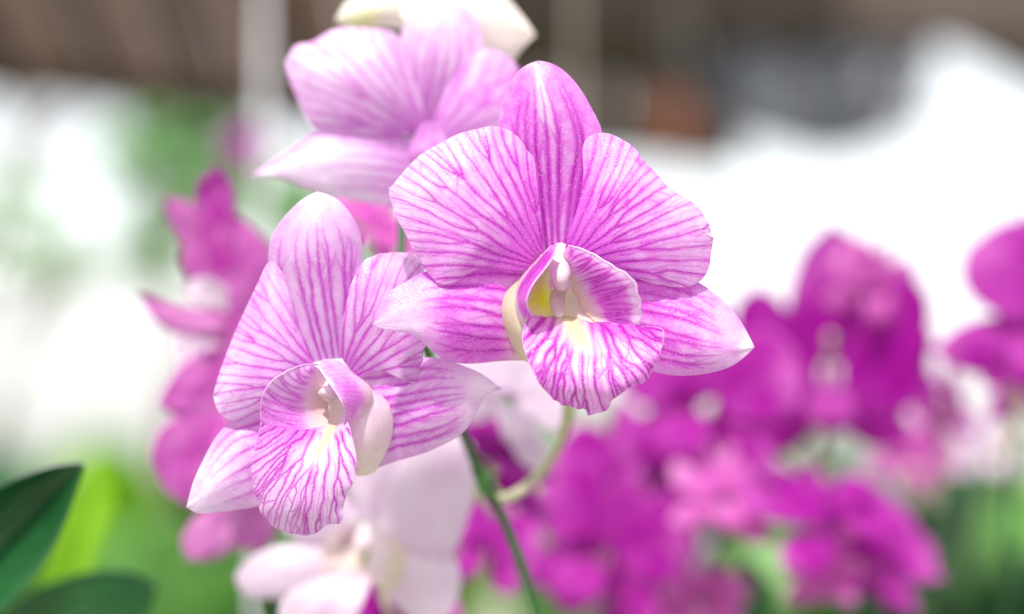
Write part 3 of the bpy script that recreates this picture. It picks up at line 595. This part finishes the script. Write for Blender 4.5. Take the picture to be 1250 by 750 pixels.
GR = 'magenta orchid flowers on blurred sprays behind'
LR = 'out-of-focus deep magenta orchid flower among the blurred blooms'
G = 34; f7 = flower_empty(1012, 460, G + 1, 'large blurred magenta orchid flower facing forward, highest of its clump', GR); O7 = to_world(P(1012, 460, G + 1))
for nm, cols, w, mt in (
    ('dorsal_sepal', [[(990, 445, .6), (962, 390, .5), (968, 335, .3), (985, 300, .1), (1018, 276, 0)], [(1012, 445, .6), (1014, 380, -.3), (1018, 320, -.2), (1018, 276, 0)], [(1035, 445, .6), (1070, 390, .5), (1072, 340, .3), (1052, 300, .1), (1018, 276, 0)]], lambda s, t: .9 - .8 * sm(.4, .7, t) * (.5 + .5 * np.sin(7 * s + 13 * t)), M_MAG),
    ('petal', [[(1000, 440, .2), (965, 385, 0), (925, 352, 0), (898, 372, .2), (893, 415, .3)], [(1000, 460, .2), (960, 440, -.7), (925, 425, -.4), (893, 415, .3)], [(1000, 478, .2), (975, 512, 0), (935, 515, 0), (902, 475, .2), (893, 415, .3)]], .9, M_MAG),
    ('petal', [[(1024, 440, .2), (1058, 375, 0), (1095, 335, 0), (1128, 355, .2), (1136, 405, .3)], [(1024, 460, .2), (1065, 440, -.7), (1100, 420, -.4), (1136, 405, .3)], [(1024, 478, .2), (1055, 510, 0), (1098, 505, 0), (1128, 465, .2), (1136, 405, .3)]], .9, M_MAG),
    ('lateral_sepal', [[(1000, 465, .8), (960, 480, .6), (925, 510, .4), (915, 550, .2)], [(1002, 480, .7), (968, 510, .1), (940, 535, .1), (915, 550, .2)], [(1006, 495, .8), (990, 530, .6), (955, 555, .4), (915, 550, .2)]], .8, M_MAG),
    ('lateral_sepal', [[(1024, 465, .8), (1065, 480, .6), (1100, 505, .4), (1110, 540, .2)], [(1022, 480, .7), (1058, 505, .1), (1085, 525, .1), (1110, 540, .2)], [(1018, 495, .8), (1035, 530, .6), (1070, 548, .4), (1110, 540, .2)]], .8, M_MAG),
    ('lip', [[(998, 470, -.4), (985, 495, -1), (990, 520, -1.2), (1012, 532, -1)], [(1012, 470, 0), (1012, 495, -1.1), (1012, 515, -1.3), (1012, 532, -1)], [(1026, 470, -.4), (1040, 495, -1), (1035, 520, -1.2), (1012, 532, -1)]], .6, M_MAG)):
    o = Patch(flat(cols) if nm != 'lip' else cols, 24, 28, P, off=G).build(nm, mt, f7, O7, wash=w, seed=75, wave=.1)
tube('column', [(1012, 455, .5), (1012, 462, 0), (1012, 472, -.5)], [8, 10, 8], M_PINK, f7, O7, off=G, attrs=dict(wash=lambda t: .7 + 0 * t))
put_flower('pink', 1064, 352, .90, 25, 5, 20, .5, 'blurred pink-topped flower peeping over the shoulder of the highest bloom', GR)
tops = [((858, 490, 0.870, -30, -8, 8, .95), 'blurred magenta flower right behind the pointed sepal of the front flower'),
        ((1024, 640, 0.853, 25, -50, 5, .95), 'blurred dark magenta flower bent face-down under the highest bloom'),
        ((775, 585, 0.913, -20, -12, -15, .9), 'blurred magenta flower at the top of the shortest magenta spray'),
        ((738, 668, 0.870, -30, -5, 20, .9), 'blurred magenta flower beside the tan cane post'),
        ((778, 725, 0.940, 15, -25, 0, 0.630), 'lowest blurred magenta flower of the shortest spray'),
        ((1150, 500, 1.000, 50, -12, -15, 0.540), 'mauve-magenta blurred flower turned away, beside the highest bloom'),
        ((1292, 400, 0.835, -12, -10, 25, 1.05), 'dark magenta blurred flower on the tallest stem, against the white sky'),
        ((1246, 470, 0.913, 20, -10, 0, 0.495), 'small magenta flower under the dark bloom of the tallest stem'),
        ((1060, 690, 0.913, -20, -35, 10, 0.630), 'blurred magenta flower hanging below the face-down bloom')]
for q, l in tops: put_flower('mag', *q, l, GR)
GP = 'pink orchid flowers among the magenta sprays'
for q, l in [((884, 606, 0.853, 10, -18, 12, 0.540), 'blurred pale pink flower in the middle of the magenta clump'), ((1000, 700, 0.870, -25, -10, 0, 0.405), 'blurred pink flower beside the face-down magenta bloom'),
             ((1110, 560, 1.044, 10, 0, 25, 0.540), 'blurred dusky pink flower below the turned-away mauve bloom'), ((860, 735, 0.913, 0, -20, 0, 0.450), 'blurred pink flower next to the upright dark leaf')]:
    put_flower('pink', *q, l, GP)
for q, l in [((828, 672, 1.000, 0, 10, 0, 0.378), 'small blurred white flower shining beside the pale pink flower'), ((1205, 545, 1.087, 15, 0, 0, 0.495), 'small blurred white flower on the tallest magenta stem')]:
    put_flower('white', *q, l, 'small white flowers between the magenta blooms')
put_flower('mag', 604, 560, .74, 30, -35, 20, .62, 'blurred magenta orchid flower behind the bright green stem')
put_flower('mag', 596, 668, .80, -40, -20, 10, .5, 'blurred magenta flower beside the white flower, low behind the stem')
put_flower('pink', 462, 285, .70, 20, -35, 30, .42, 'blurred pink flower peeping between the three lilac flowers')
put_flower('white', 622, 486, .73, 25, -15, 30, .6, 'blurred white-pink flower just behind the front flower lip')
put_flower('mag', 480, 772, .72, 0, -10, 0, .55, 'blurred magenta flower under the white flower')
put_flower('mag', 305, 185, 1.7, 20, 0, 0, .5, 'dark maroon blurred flower beside the pale post')

# magenta spray on the left, seen half from the side
f5 = flower_empty(285, 380, 18.5, 'blurred magenta orchid flower seen half from the side, narrow sepal pointing up')
O5 = to_world(P(285, 380, 18.5)); G = 17
for nm, cols, w, mt in (
    ('dorsal_sepal', [[(262, 330, 0), (244, 270, 0), (246, 225, -.2), (265, 205, -.3)], [(275, 330, -.3), (265, 270, -.4), (264, 230, -.4), (265, 205, -.3)], [(292, 330, 0), (288, 270, 0), (284, 225, -.2), (265, 205, -.3)]], .75, M_ROSE),
    ('petal', [[(250, 345, .4), (225, 300, .3), (205, 268, .2), (202, 242, .1)], [(262, 335, .2), (240, 295, 0), (222, 262, 0), (202, 242, .1)], [(275, 325, .4), (255, 275, .3), (228, 246, .2), (202, 242, .1)]], .5, M_ROSE),
    ('petal', [[(270, 400, .6), (238, 350, .3), (222, 315, .2), (236, 285, .2), (268, 250, .3)], [(288, 400, .4), (280, 340, -.5), (276, 295, -.3), (268, 250, .3)], [(312, 400, .6), (328, 350, .4), (336, 312, .3), (312, 280, .3), (268, 250, .3)]], .6, M_ROSE),
    ('lateral_sepal', [[(290, 375, .8), (250, 378, .4), (205, 368, .2), (169, 357, 0)], [(288, 395, .6), (245, 398, -.1), (205, 385, -.1), (169, 357, 0)], [(285, 425, .8), (245, 414, .4), (202, 402, .2), (169, 357, 0)]], .35, M_ROSE),
    ('lip', [[(280, 352, -.5), (262, 342, -1), (240, 340, -1.3), (225, 352, -1.2)], [(280, 365, -.3), (262, 362, -1), (242, 358, -1.3), (225, 352, -1.2)], [(280, 380, -.5), (262, 376, -1), (240, 370, -1.3), (225, 352, -1.2)]], 0, M_WHITE),  # white colour here paints a sunlit edge onto the lip
    ('lateral_sepal', [[(300, 385, .8), (330, 385, .5), (355, 410, .4), (350, 450, .3)], [(290, 400, .6), (305, 415, 0), (330, 435, .1), (350, 450, .3)], [(280, 410, .8), (285, 435, .5), (315, 455, .4), (350, 450, .3)]], .6, M_ROSE)):
    Patch(flat(cols) if nm != 'lip' else cols, 26, 30, P, off=G).build(nm, mt, f5, O5, wash=w, seed=71, wave=.08)
f6 = flower_empty(280, 520, 18.0, 'blurred magenta orchid flower hanging low on the left spray, rounded petals')
O6 = to_world(P(280, 520, 18)); G = 16.5
for nm, cols, w, mt in (
    ('petal', [[(275, 420, .5), (245, 430, .3), (215, 455, .2), (194, 492, .1)], [(285, 450, .3), (255, 470, -.2), (225, 490, -.1), (194, 492, .1)], [(290, 495, .5), (260, 510, .3), (220, 512, .2), (194, 492, .1)]], .6, M_ROSE),
    ('petal', [[(280, 500, .3), (235, 505, .2), (200, 520, .1), (187, 560, .1), (205, 598, .1)], [(285, 530, 0), (250, 540, -.4), (220, 570, -.3), (205, 598, .1)], [(290, 570, .3), (270, 600, .2), (240, 618, .1), (205, 598, .1)]], .65, M_ROSE),
    ('lateral_sepal', [[(265, 600, .4), (240, 630, .3), (224, 660, .2), (232, 682, .1)], [(285, 600, .2), (265, 640, -.2), (245, 665, -.1), (232, 682, .1)], [(305, 600, .4), (300, 650, .3), (270, 680, .2), (232, 682, .1)]], .35, M_ROSE),
    ('lateral_sepal', [[(295, 595, .5), (290, 630, .4), (285, 660, .3), (310, 672, .2)], [(310, 595, .4), (312, 630, 0), (312, 655, .1), (310, 672, .2)], [(330, 595, .5), (340, 630, .4), (335, 660, .3), (310, 672, .2)]], .45, M_ROSE),
    ('dorsal_sepal', [[(275, 480, .5), (270, 440, .4), (285, 400, .3), (310, 385, .2)], [(295, 480, .4), (298, 440, 0), (305, 405, .1), (310, 385, .2)], [(320, 480, .5), (335, 440, .4), (330, 400, .3), (310, 385, .2)]], .6, M_ROSE),
    ('lip', [[(270, 520, -.4), (262, 545, -.9), (270, 575, -1), (290, 590, -.8)], [(290, 520, -.2), (290, 545, -1), (290, 570, -1.1), (290, 590, -.8)], [(310, 520, -.4), (318, 545, -.9), (310, 575, -1), (290, 590, -.8)]], .6, M_ROSE)):
    Patch(flat(cols) if nm != 'lip' else cols, 26, 30, P, off=G).build(nm, mt, f6, O6, wash=w, seed=73, wave=.08)
put_flower('white', 238, 428, .76, -20, 0, 0, .22, 'tiny white bud-like flower beside the left magenta spray')

# ------------------------------------------------------------------ stems
def stem(pts, rad, label, peds, group=None, mat=M_STEM, ground_x=None):
    w = [to_world(P(*q)) for q in pts]
    last = w[-1].copy(); foot = np.array([last[0] + (ground_x or .06), last[1] + .05, .55])
    w.append((last * .55 + foot * .45) + np.array([0.0, .01, 0])); w.append(foot)
    e = empty('potted_orchid', w[-1], label, 'orchid plant', group); O = w[-1]
    k = (D + pts[0][2]) / D * PX / 100
    wtube('stalk', w, np.r_[np.array(rad), rad[-1], rad[-1] * 1.2] * k, mat, e, O, 12)
    for q in (pts[6:7] if len(pts) > 8 else pts[2:3]):    # swollen node where a flower stalk leaves
        c = to_world(P(*q)); wtube('node', [c - np.array([-.002, 0, .004]), c, c + np.array([-.002, 0, .004])], np.array([.8, 1.12, .8]) * rad[-1] * k, mat, e, O, 12)
    for pd, rp in peds:
        wtube('pedicel', [to_world(P(*q)) for q in pd], np.array(rp) * k, M_PEDICEL, e, O, 12)
    x, y = foot[:2]                                     # its pot stands on the low bench, below the picture
    wtube('pot', [(x, y, .535), (x, y, .57), (x, y, .60)], [.035, .04, .045], M_BLACKPOT, e, O, 14)
    wtube('rim', [(x, y, .60), (x, y, .605), (x, y, .612)], [.049, .05, .049], M_BLACKPOT, e, O, 14)
stem([(522, 20, 9), (508, 120, 8.6), (498, 220, 8), (490, 300, 7.2), (510, 400, 6.5), (560, 515, 9), (591, 588, 9.8), (620, 645, 10), (642, 705, 10), (657, 755, 10), (675, 830, 10)], [5, 5.5, 6, 6.5, 7, 8, 8.5, 9, 9, 9, 9],
    'dark green orchid stem carrying the sharp striped flowers',
    [([(672, 425, 1.1), (690, 470, 4.5), (693, 505, 8), (680, 545, 10.5), (658, 578, 11.5), (630, 602, 11), (602, 609, 10)], [8, 8, 7.5, 7, 6.8, 6.8, 6.5]),
     ([(445, 530, 2.2), (475, 520, 3), (520, 508, 4), (552, 500, 8.8)], [7, 6, 6, 6]),
     ([(520, 195, 8), (512, 230, 8), (497, 260, 7.6)], [7, 6, 6]),
     ([(455, 690, 14.4), (500, 785, 13), (590, 815, 11), (672, 800, 10)], [5, 5, 5, 5]),
     ([(522, -10, 10), (520, 10, 9.3)], [6, 5])])
stem([(292, 330, 19), (300, 420, 19), (296, 520, 18.5), (310, 620, 19), (330, 760, 20), (340, 830, 20)], [5, 6, 6, 7, 7, 7], 'blurred green stem behind the magenta flowers on the left', [([(290, 390, 18.4), (300, 420, 19)], [6, 6]), ([(290, 520, 18), (300, 545, 18.6)], [6, 6])], ground_x=-.03)
RS = [((1020, 300), (1015, 430), (1000, 560), (985, 700), (975, 850), 1.03, [(1012, 405), (960, 550), (1024, 640), (890, 612)]),
      ((840, 470), (852, 530), (845, 640), (838, 740), (835, 850), 1.12, [(868, 490), (850, 535), (828, 680)]),
      ((730, 560), (745, 620), (760, 700), (770, 780), (775, 860), 1.07, [(775, 590), (738, 672), (778, 728)]),
      ((1160, 420), (1150, 520), (1140, 620), (1130, 740), (1125, 850), 1.14, [(1150, 475), (1110, 565)]),
      ((1250, 260), (1245, 380), (1235, 520), (1225, 680), (1220, 850), 1.02, [(1238, 378), (1246, 474), (1205, 550)])]
RL = ['highest bloom', 'bloom next to the front sepal', 'shortest magenta spray', 'turned-away mauve bloom', 'dark bloom against the sky']
for a, rl in zip(RS, RL):
    dd = a[5] * 87 - D + 2
    stem([(x, y, dd) for x, y in a[:5]], [4, 5, 6, 6, 6], 'blurred green orchid stem carrying the ' + rl, [([(x, y + 6, dd - 3), (x * .6 + a[2][0] * .4, y * .6 + a[2][1] * .4 + 15, dd - 1), (a[2][0], a[2][1], dd)], [5, 4, 5]) for x, y in a[6]], 'stems of the magenta sprays', ground_x=.01)

# ------------------------------------------------------------------ strap leaves
def leaf_patch(cols, off, mat, label, ped=None, name='orchid_leaf'):
    O = to_world(P(*cols[1][0][:2], cols[1][0][2] + off))
    e = empty(name, O, label, 'leaf')
    Patch(cols, 30, 50, P, off=off).build('blade', mat, e, O, seed=81, wave=.06, thick=.06)
    wtube('midrib', [to_world(P(q[0], q[1], q[2] + off + .05)) for q in cols[1][:-1]], [.0022, .0018, .0008], mat, e, O, 8)
    return e
leaf_patch([[(-160, 700, 1), (-60, 632, .5), (0, 598, .3), (60, 574, .2), (104, 567, 0)], [(-140, 800, 2.4), (-50, 700, 1.9), (20, 630, 1.4), (70, 595, .8), (104, 567, 0)], [(-100, 860, 1), (-20, 765, .4), (45, 697, .2), (84, 622, .1), (104, 567, 0)]], 9, M_LEAF, 'large dark green strap leaf with pointed tip, leaning in beside the magenta spray')
leaf_patch([[(-30, 800, 1), (20, 735, .4), (80, 706, .2), (150, 697, .1), (192, 712, 0)], [(0, 850, 1.4), (60, 780, .8), (110, 745, .5), (155, 724, .3), (192, 712, 0)], [(60, 880, 1), (120, 810, .4), (160, 775, .2), (182, 745, .1), (192, 712, 0)]], 17, M_LEAF, 'short dark green leaf with rounded tip, low under the pointed leaf')
leaf_patch([[(30, 760, .8), (60, 680, .3), (95, 600, .1), (135, 556, 0)], [(60, 770, 1), (85, 690, .5), (115, 610, .3), (135, 556, 0)], [(95, 770, .8), (115, 690, .3), (140, 610, .1), (135, 556, 0)]], 30, M_LIME, 'bright lime green blurred leaf behind the dark pointed leaf')
leaf_patch([[(880, 850, .8), (880, 770, .4), (892, 710, .2), (914, 682, 0)], [(910, 850, 1), (910, 770, .6), (912, 715, .4), (914, 682, 0)], [(940, 850, .8), (942, 770, .4), (936, 710, .2), (914, 682, 0)]], 38, M_LEAF, 'dark green upright leaf under the magenta clump')

# ------------------------------------------------------------------ nursery behind: posts, roof, sheet, trees, benches of plants
M_POST = plain_mat('post_paint', (.55, .53, .58), (.66, .64, .70), 20, .5)
M_TAN = plain_mat('bamboo', (.24, .20, .18), (.34, .29, .26), 30, .6)
M_ROOF = plain_mat('roof_boards', (.34, .19, .20), (.50, .30, .32), 2.5, .8)
M_RAFT = plain_mat('rafter_wood', (.06, .045, .04), (.10, .07, .06), 10, .8)
M_SHEET = plain_mat('plastic_sheet', (.02, .018, .02), (.50, .51, .60), 6.5, .35, .2, detail=2)
M_POT = plain_mat('terracotta', (.42, .13, .09), (.54, .20, .14), 20, .7)
M_BARK = plain_mat('bark', (.09, .06, .04), (.17, .12, .08), 12, .9, 0, .2, .01)
M_LEAFA = plain_mat('tree_leaf_green', (.24, .50, .15), (.38, .64, .28), .8, .5, .55)
M_LEAFB = plain_mat('tree_leaf_pale', (.34, .58, .22), (.48, .66, .34), .8, .5, .55)

def post(px, dist, rad, mat, label):
    b = at(px, 375, dist); e = empty('post', (b.x, b.y, 0), label, 'post')
    wtube('pole', [(b.x, b.y, 0), (b.x, b.y, 1.2), (b.x, b.y, 2.4)], [rad, rad, rad], mat, e, (b.x, b.y, 0), 14)
    wtube('foot', [(b.x, b.y, 0), (b.x, b.y, .04), (b.x, b.y, .06)], [rad * 2.2, rad * 2, rad * 1.5], mat, e, (b.x, b.y, 0), 14)
    wtube('cap', [(b.x, b.y, 2.4), (b.x, b.y, 2.42), (b.x, b.y, 2.44)], [rad * 1.2, rad * 1.2, rad], mat, e, (b.x, b.y, 0), 14)
post(322, 1.6, .0032, M_POST, 'thin pale grey post behind the upper flower')
post(703, 1.9, .0022, M_TAN, 'thin tan cane post behind the front flower')

def roof(e0, e1, run, rise, label, nr=9, ends=(0, 1)):
    """shed roof seen from below: boards on rafters, rising from the eave e0-e1 towards the viewer"""
    e0, e1 = Vector(e0), Vector(e1); O = e0
    back = Vector((0, -run, rise)); r = empty('shed_roof', O, label, 'roof')
    n = 14
    for i in range(n):
        a, b = i / n, (i + 1) / n - .004
        p0, p1 = e0.lerp(e1, a), e0.lerp(e1, b)
        slab('board', [p0, p0 + back, p1 + back, p1], .02, M_ROOF, r, O)
    for i in range(nr):
        q = e0.lerp(e1, (i + .5) / nr) - Vector((0, 0, .09))
        bar('rafter', q, q + back, .06, .12, M_RAFT, r, O)
    bar('fascia', e0 - Vector((.02, -.03, .03)), e1 - Vector((-.02, -.03, .03)), .03, .18, M_RAFT, r, O)
    for q in [(e0, e1)[k] for k in ends]:
        bar('roof_post', Vector((q.x, q.y - .2, 0)), Vector((q.x, q.y - .2, q.z - .05)), .09, .09, M_RAFT, r, O)
    return r
roof(at(-160, 70, 12), at(900, 178, 12), 5.0, 1.1, 'brown boarded shed roof seen from below, over the trees', 9, (0,))
roof(at(1130, 10, 13), at(1420, 160, 13), 5.0, 1.3, 'dark shed roof corner beyond the crumpled plastic sheet', 4, (1,))
bar_o = empty('roof_beam', at(820, 60, 9), 'dark beam holding up the pale plastic sheet', 'beam')
bar('beam', at(560, -10, 9), at(1300, 5, 9), .22, .30, M_RAFT, bar_o, bar_o.location)
bar('beam', at(600, 60, 9.5), at(900, 95, 9.5), .12, .16, M_RAFT, bar_o, bar_o.location)
# crumpled plastic sheet slung under the roof
n, m = 60, 40; A = at(840, 25, 9.2); B = at(1150, 10, 9.2); Cc = at(860, 150, 8.6); Dd = at(1130, 155, 8.6)
g = np.zeros((n, m, 3)); nz = vnoise((n, m), 5, ((6, 1.), (13, .6), (25, .3)))
for i in range(n):
    for j in range(m):
        u, v = i / (n - 1), j / (m - 1); q = A.lerp(B, u).lerp(Cc.lerp(Dd, u), v)
        q.z -= .10 * math.sin(u * math.pi) * v; q.y += .12 * nz[i, j]; g[i, j] = q
tag(mesh_obj('plastic_sheet', g.reshape(-1, 3), grid_faces(n, m), M_SHEET), 'crumpled pale grey plastic sheet slung under the dark beam', 'sheet')
hp = at(826, 156, 8.8); e = empty('hanging_pot', hp, 'small orange-red hanging pot near the dark beam', 'pot')
wtube('pot', [hp + Vector((0, 0, -.09)), hp + Vector((0, 0, -.02)), hp + Vector((0, 0, .05))], [.035, .045, .052], M_POT, e, hp, 16)
wtube('rim', [hp + Vector((0, 0, .05)), hp + Vector((0, 0, .06)), hp + Vector((0, 0, .075))], [.058, .06, .058], M_POT, e, hp, 16)
for k in range(3):
    t = k * 2.09; wtube('hanger', [hp + Vector((.054 * math.cos(t), .054 * math.sin(t), .07)), hp + Vector((.04 * math.cos(t), .04 * math.sin(t), .3)), hp + Vector((0, 0, .62))], [.002, .002, .002], M_POST, e, hp, 6)

def leaf_cloud(blobs, n, size, rs):
    tot = sum(b[1][0] * b[1][1] * b[1][2] for b in blobs); V = []
    for c, r in blobs:
        k = max(20, int(n * r[0] * r[1] * r[2] / tot))
        d = rs.normal(size=(k, 3)); d /= np.linalg.norm(d, axis=1, keepdims=True); d *= rs.uniform(.35, 1.05, (k, 1)) ** .6
        ctr = np.array(c) + d * np.array(r)
        a = rs.normal(size=(k, 3)); a /= np.linalg.norm(a, axis=1, keepdims=True); b = np.cross(a, rs.normal(size=(k, 3))); b /= np.linalg.norm(b, axis=1, keepdims=True) + 1e-9
        s = size * rs.uniform(.6, 1.3, (k, 1))
        V.append(np.stack([ctr - a * s, ctr + b * s * .4, ctr + a * s, ctr - b * s * .4], 1))
    V = np.concatenate(V).reshape(-1, 3); return V, np.arange(len(V)).reshape(-1, 4)
def tree(base_px, dist, blobs, n, size, mat, label, seed, group=None, trunk_r=.09):
    rb = random.Random(seed); cl = [blobs[0]]
    for x, y, rx, ry, dz in blobs:                      # break every big mass into small clumps with gaps between
        for _ in range(max(3, int(rx * ry / 450))):
            t, q = rb.uniform(0, 6.28), math.sqrt(rb.random()); r = rb.uniform(11, 24)
            cl.append((x + rx * q * math.cos(t), y + ry * q * math.sin(t), r, r * .8, dz + rb.uniform(-.5, .5)))
    cl[0] = (*cl[0][:2], 16, 14, 0); blobs = cl
    b = at(base_px, 375, dist); b.z = 0; rs = np.random.RandomState(seed)
    e = empty('tree', b, label, 'tree', group); k = PX / 100 * dist * 100 / D
    bl = [(tuple(at(x, y, dist) + Vector((0, dz, 0))), (rx * k, rx * k * .8, ry * k)) for x, y, rx, ry, dz in blobs]
    V, Fc = leaf_cloud(bl, n, size, rs)
    mesh_obj('crown', V - np.array(b), Fc, mat, e, False)
    top = Vector(bl[0][0])
    wtube('trunk', [b, b.lerp(top, .5) + Vector((.05, 0, 0)), top], [trunk_r, trunk_r * .8, trunk_r * .4], M_BARK, e, b, 10)
    for c, r in bl[1:9]:
        wtube('limb', [b.lerp(top, .7), Vector(c).lerp(top, .4), Vector(c)], [trunk_r * .4, trunk_r * .3, trunk_r * .12], M_BARK, e, b, 8)
tree(215, 22, [(205, 190, 85, 75, 0), (160, 170, 45, 50, .4), (255, 250, 50, 60, -.3), (190, 290, 70, 35, .2), (270, 170, 40, 55, .3)], 8000, .09, M_LEAFA, 'leafy green tree behind the upper left flower, under the roof edge', 4)
tree(-75, 26, [(60, 318, 110, 24, 0), (150, 325, 80, 22, .4), (-20, 290, 70, 30, .2), (20, 235, 60, 14, 0)], 2600, .09, M_LEAFB, 'pale green thin tree with low spreading boughs, left of the leafy tree', 6)
tree(-110, 30, [(40, 85, 120, 22, 0), (200, 115, 90, 16, .3), (-60, 70, 80, 25, 0)], 1500, .1, M_LEAFB, 'tall pale tree whose top shows just below the shed roof edge', 8)
tree(440, 24, [(420, 280, 90, 90, 0), (350, 240, 60, 60, .4), (560, 480, 60, 90, .2)], 3000, .09, M_LEAFA, 'green tree mostly hidden behind the lilac flowers', 10)
for i, (x, y, rx, ry, mt) in enumerate([(60, 590, 120, 60, M_LEAFB), (230, 600, 110, 75, M_LEAFA), (400, 610, 120, 70, M_LEAFA), (620, 560, 110, 95, M_LEAFA), (760, 590, 90, 100, M_LEAFB), (960, 620, 120, 70, M_LEAFA), (1130, 610, 100, 70, M_LEAFA), (1260, 625, 90, 60, M_LEAFB)]):
    tree(x, 24 + i % 3, [(x, y, rx, ry, 0), (x - rx * .5, y + 40, rx * .6, ry * .7, .4), (x + rx * .5, y + 40, rx * .6, ry * .7, -.3)], 2600, .10, mt, ('pale' if mt is M_LEAFB else 'fresh') + ' green blurred shrub in the hedge beyond the benches', 20 + i, 'shrubs of the far hedge', .04)

# benches with potted plants in the middle distance
M_BENCH = plain_mat('bench_wood', (.40, .38, .34), (.55, .53, .48), 8, .7)
def bench(cx, y0, w, h, label):
    e = empty('bench', (cx, y0, 0), label, 'bench'); O = (cx, y0, 0)
    for k in range(6):
        yy = y0 - .3 + k * .12; bar('slat', (cx - w / 2, yy, h), (cx + w / 2, yy, h), .1, .025, M_BENCH, e, O)
    for sx in (-1, 1):
        for yy in (y0 - .25, y0 + .25):
            bar('leg', (cx + sx * (w / 2 - .06), yy, 0), (cx + sx * (w / 2 - .06), yy, h - .014), .05, .05, M_BENCH, e, O)
bench(-.45, 2.6, 1.2, .86, 'slatted bench behind the white flower carrying leafy pots'); bench(.75, 2.6, 1.5, .84, 'slatted bench behind the magenta clump carrying leafy pots')
bench(.15, .85, 1.6, .52, 'low slatted bench carrying the orchid pots in front')
def strap_plant(x, y, z, h, nleaf, mat, seed, label, group):
    rs = np.random.RandomState(seed); O = np.array([x, y, z]); e = empty('potted_plant', O, label, 'plant', group)
    wtube('pot', [(x, y, z), (x, y, z + .05), (x, y, z + .11)], [.045, .055, .065], M_BLACKPOT, e, O, 14)
    for k in range(nleaf):
        a = k * 2.4 + rs.uniform(0, .6); L = h * rs.uniform(.7, 1.1); lean = rs.uniform(.15, .55)
        t = np.linspace(0, 1, 9); rad = L * lean * t ** 1.6; zz = L * (t - .35 * lean * t ** 3); wd = .036 * np.sin(np.pi * (t * .92 + .06)) ** .6 * rs.uniform(.8, 1.2)
        ctr = np.stack([x + rad * math.cos(a), y + rad * math.sin(a), z + .09 + zz], -1); sd_ = np.array([-math.sin(a), math.cos(a), 0]); dn = np.array([math.cos(a), math.sin(a), .4])
        g = np.stack([ctr + wd[:, None] * (sd_ * q) - dn * (abs(q) * -.25) * wd[:, None] for q in (-1, -.5, 0, .5, 1)], 1)
        mesh_obj('leaf', g.reshape(-1, 3) - O, grid_faces(9, 5), mat, e, True)
GPOT = 'leafy pots on the benches behind'
spots = [(-.56, 2.75, .30, M_LEAF), (-.50, 2.5, .26, M_MID), (-.42, 2.68, .30, M_LIME), (-.33, 2.5, .24, M_MID), (-.26, 2.72, .30, M_LEAF), (-.17, 2.52, .26, M_MID), (-.08, 2.75, .28, M_LIME),
         (.06, 2.6, .30, M_MID), (.15, 2.75, .34, M_LEAF), (.24, 2.5, .24, M_MID), (.32, 2.72, .32, M_LEAF), (.37, 2.5, .36, M_LEAF), (.44, 2.7, .22, M_MID), (.52, 2.55, .27, M_LEAF), (.60, 2.75, .3, M_MID)]
for i, (x, y, h, mt) in enumerate(spots):
    strap_plant(x, y, .875 if x < 0 else .855, h, 12, mt, 40 + i, {M_MID: 'mid-green', M_LEAF: 'dark green', M_LIME: 'lime green'}[mt] + ' blurred leafy pot plant on the slatted bench behind the ' + ('white flower' if x < 0 else 'magenta clump'), GPOT)
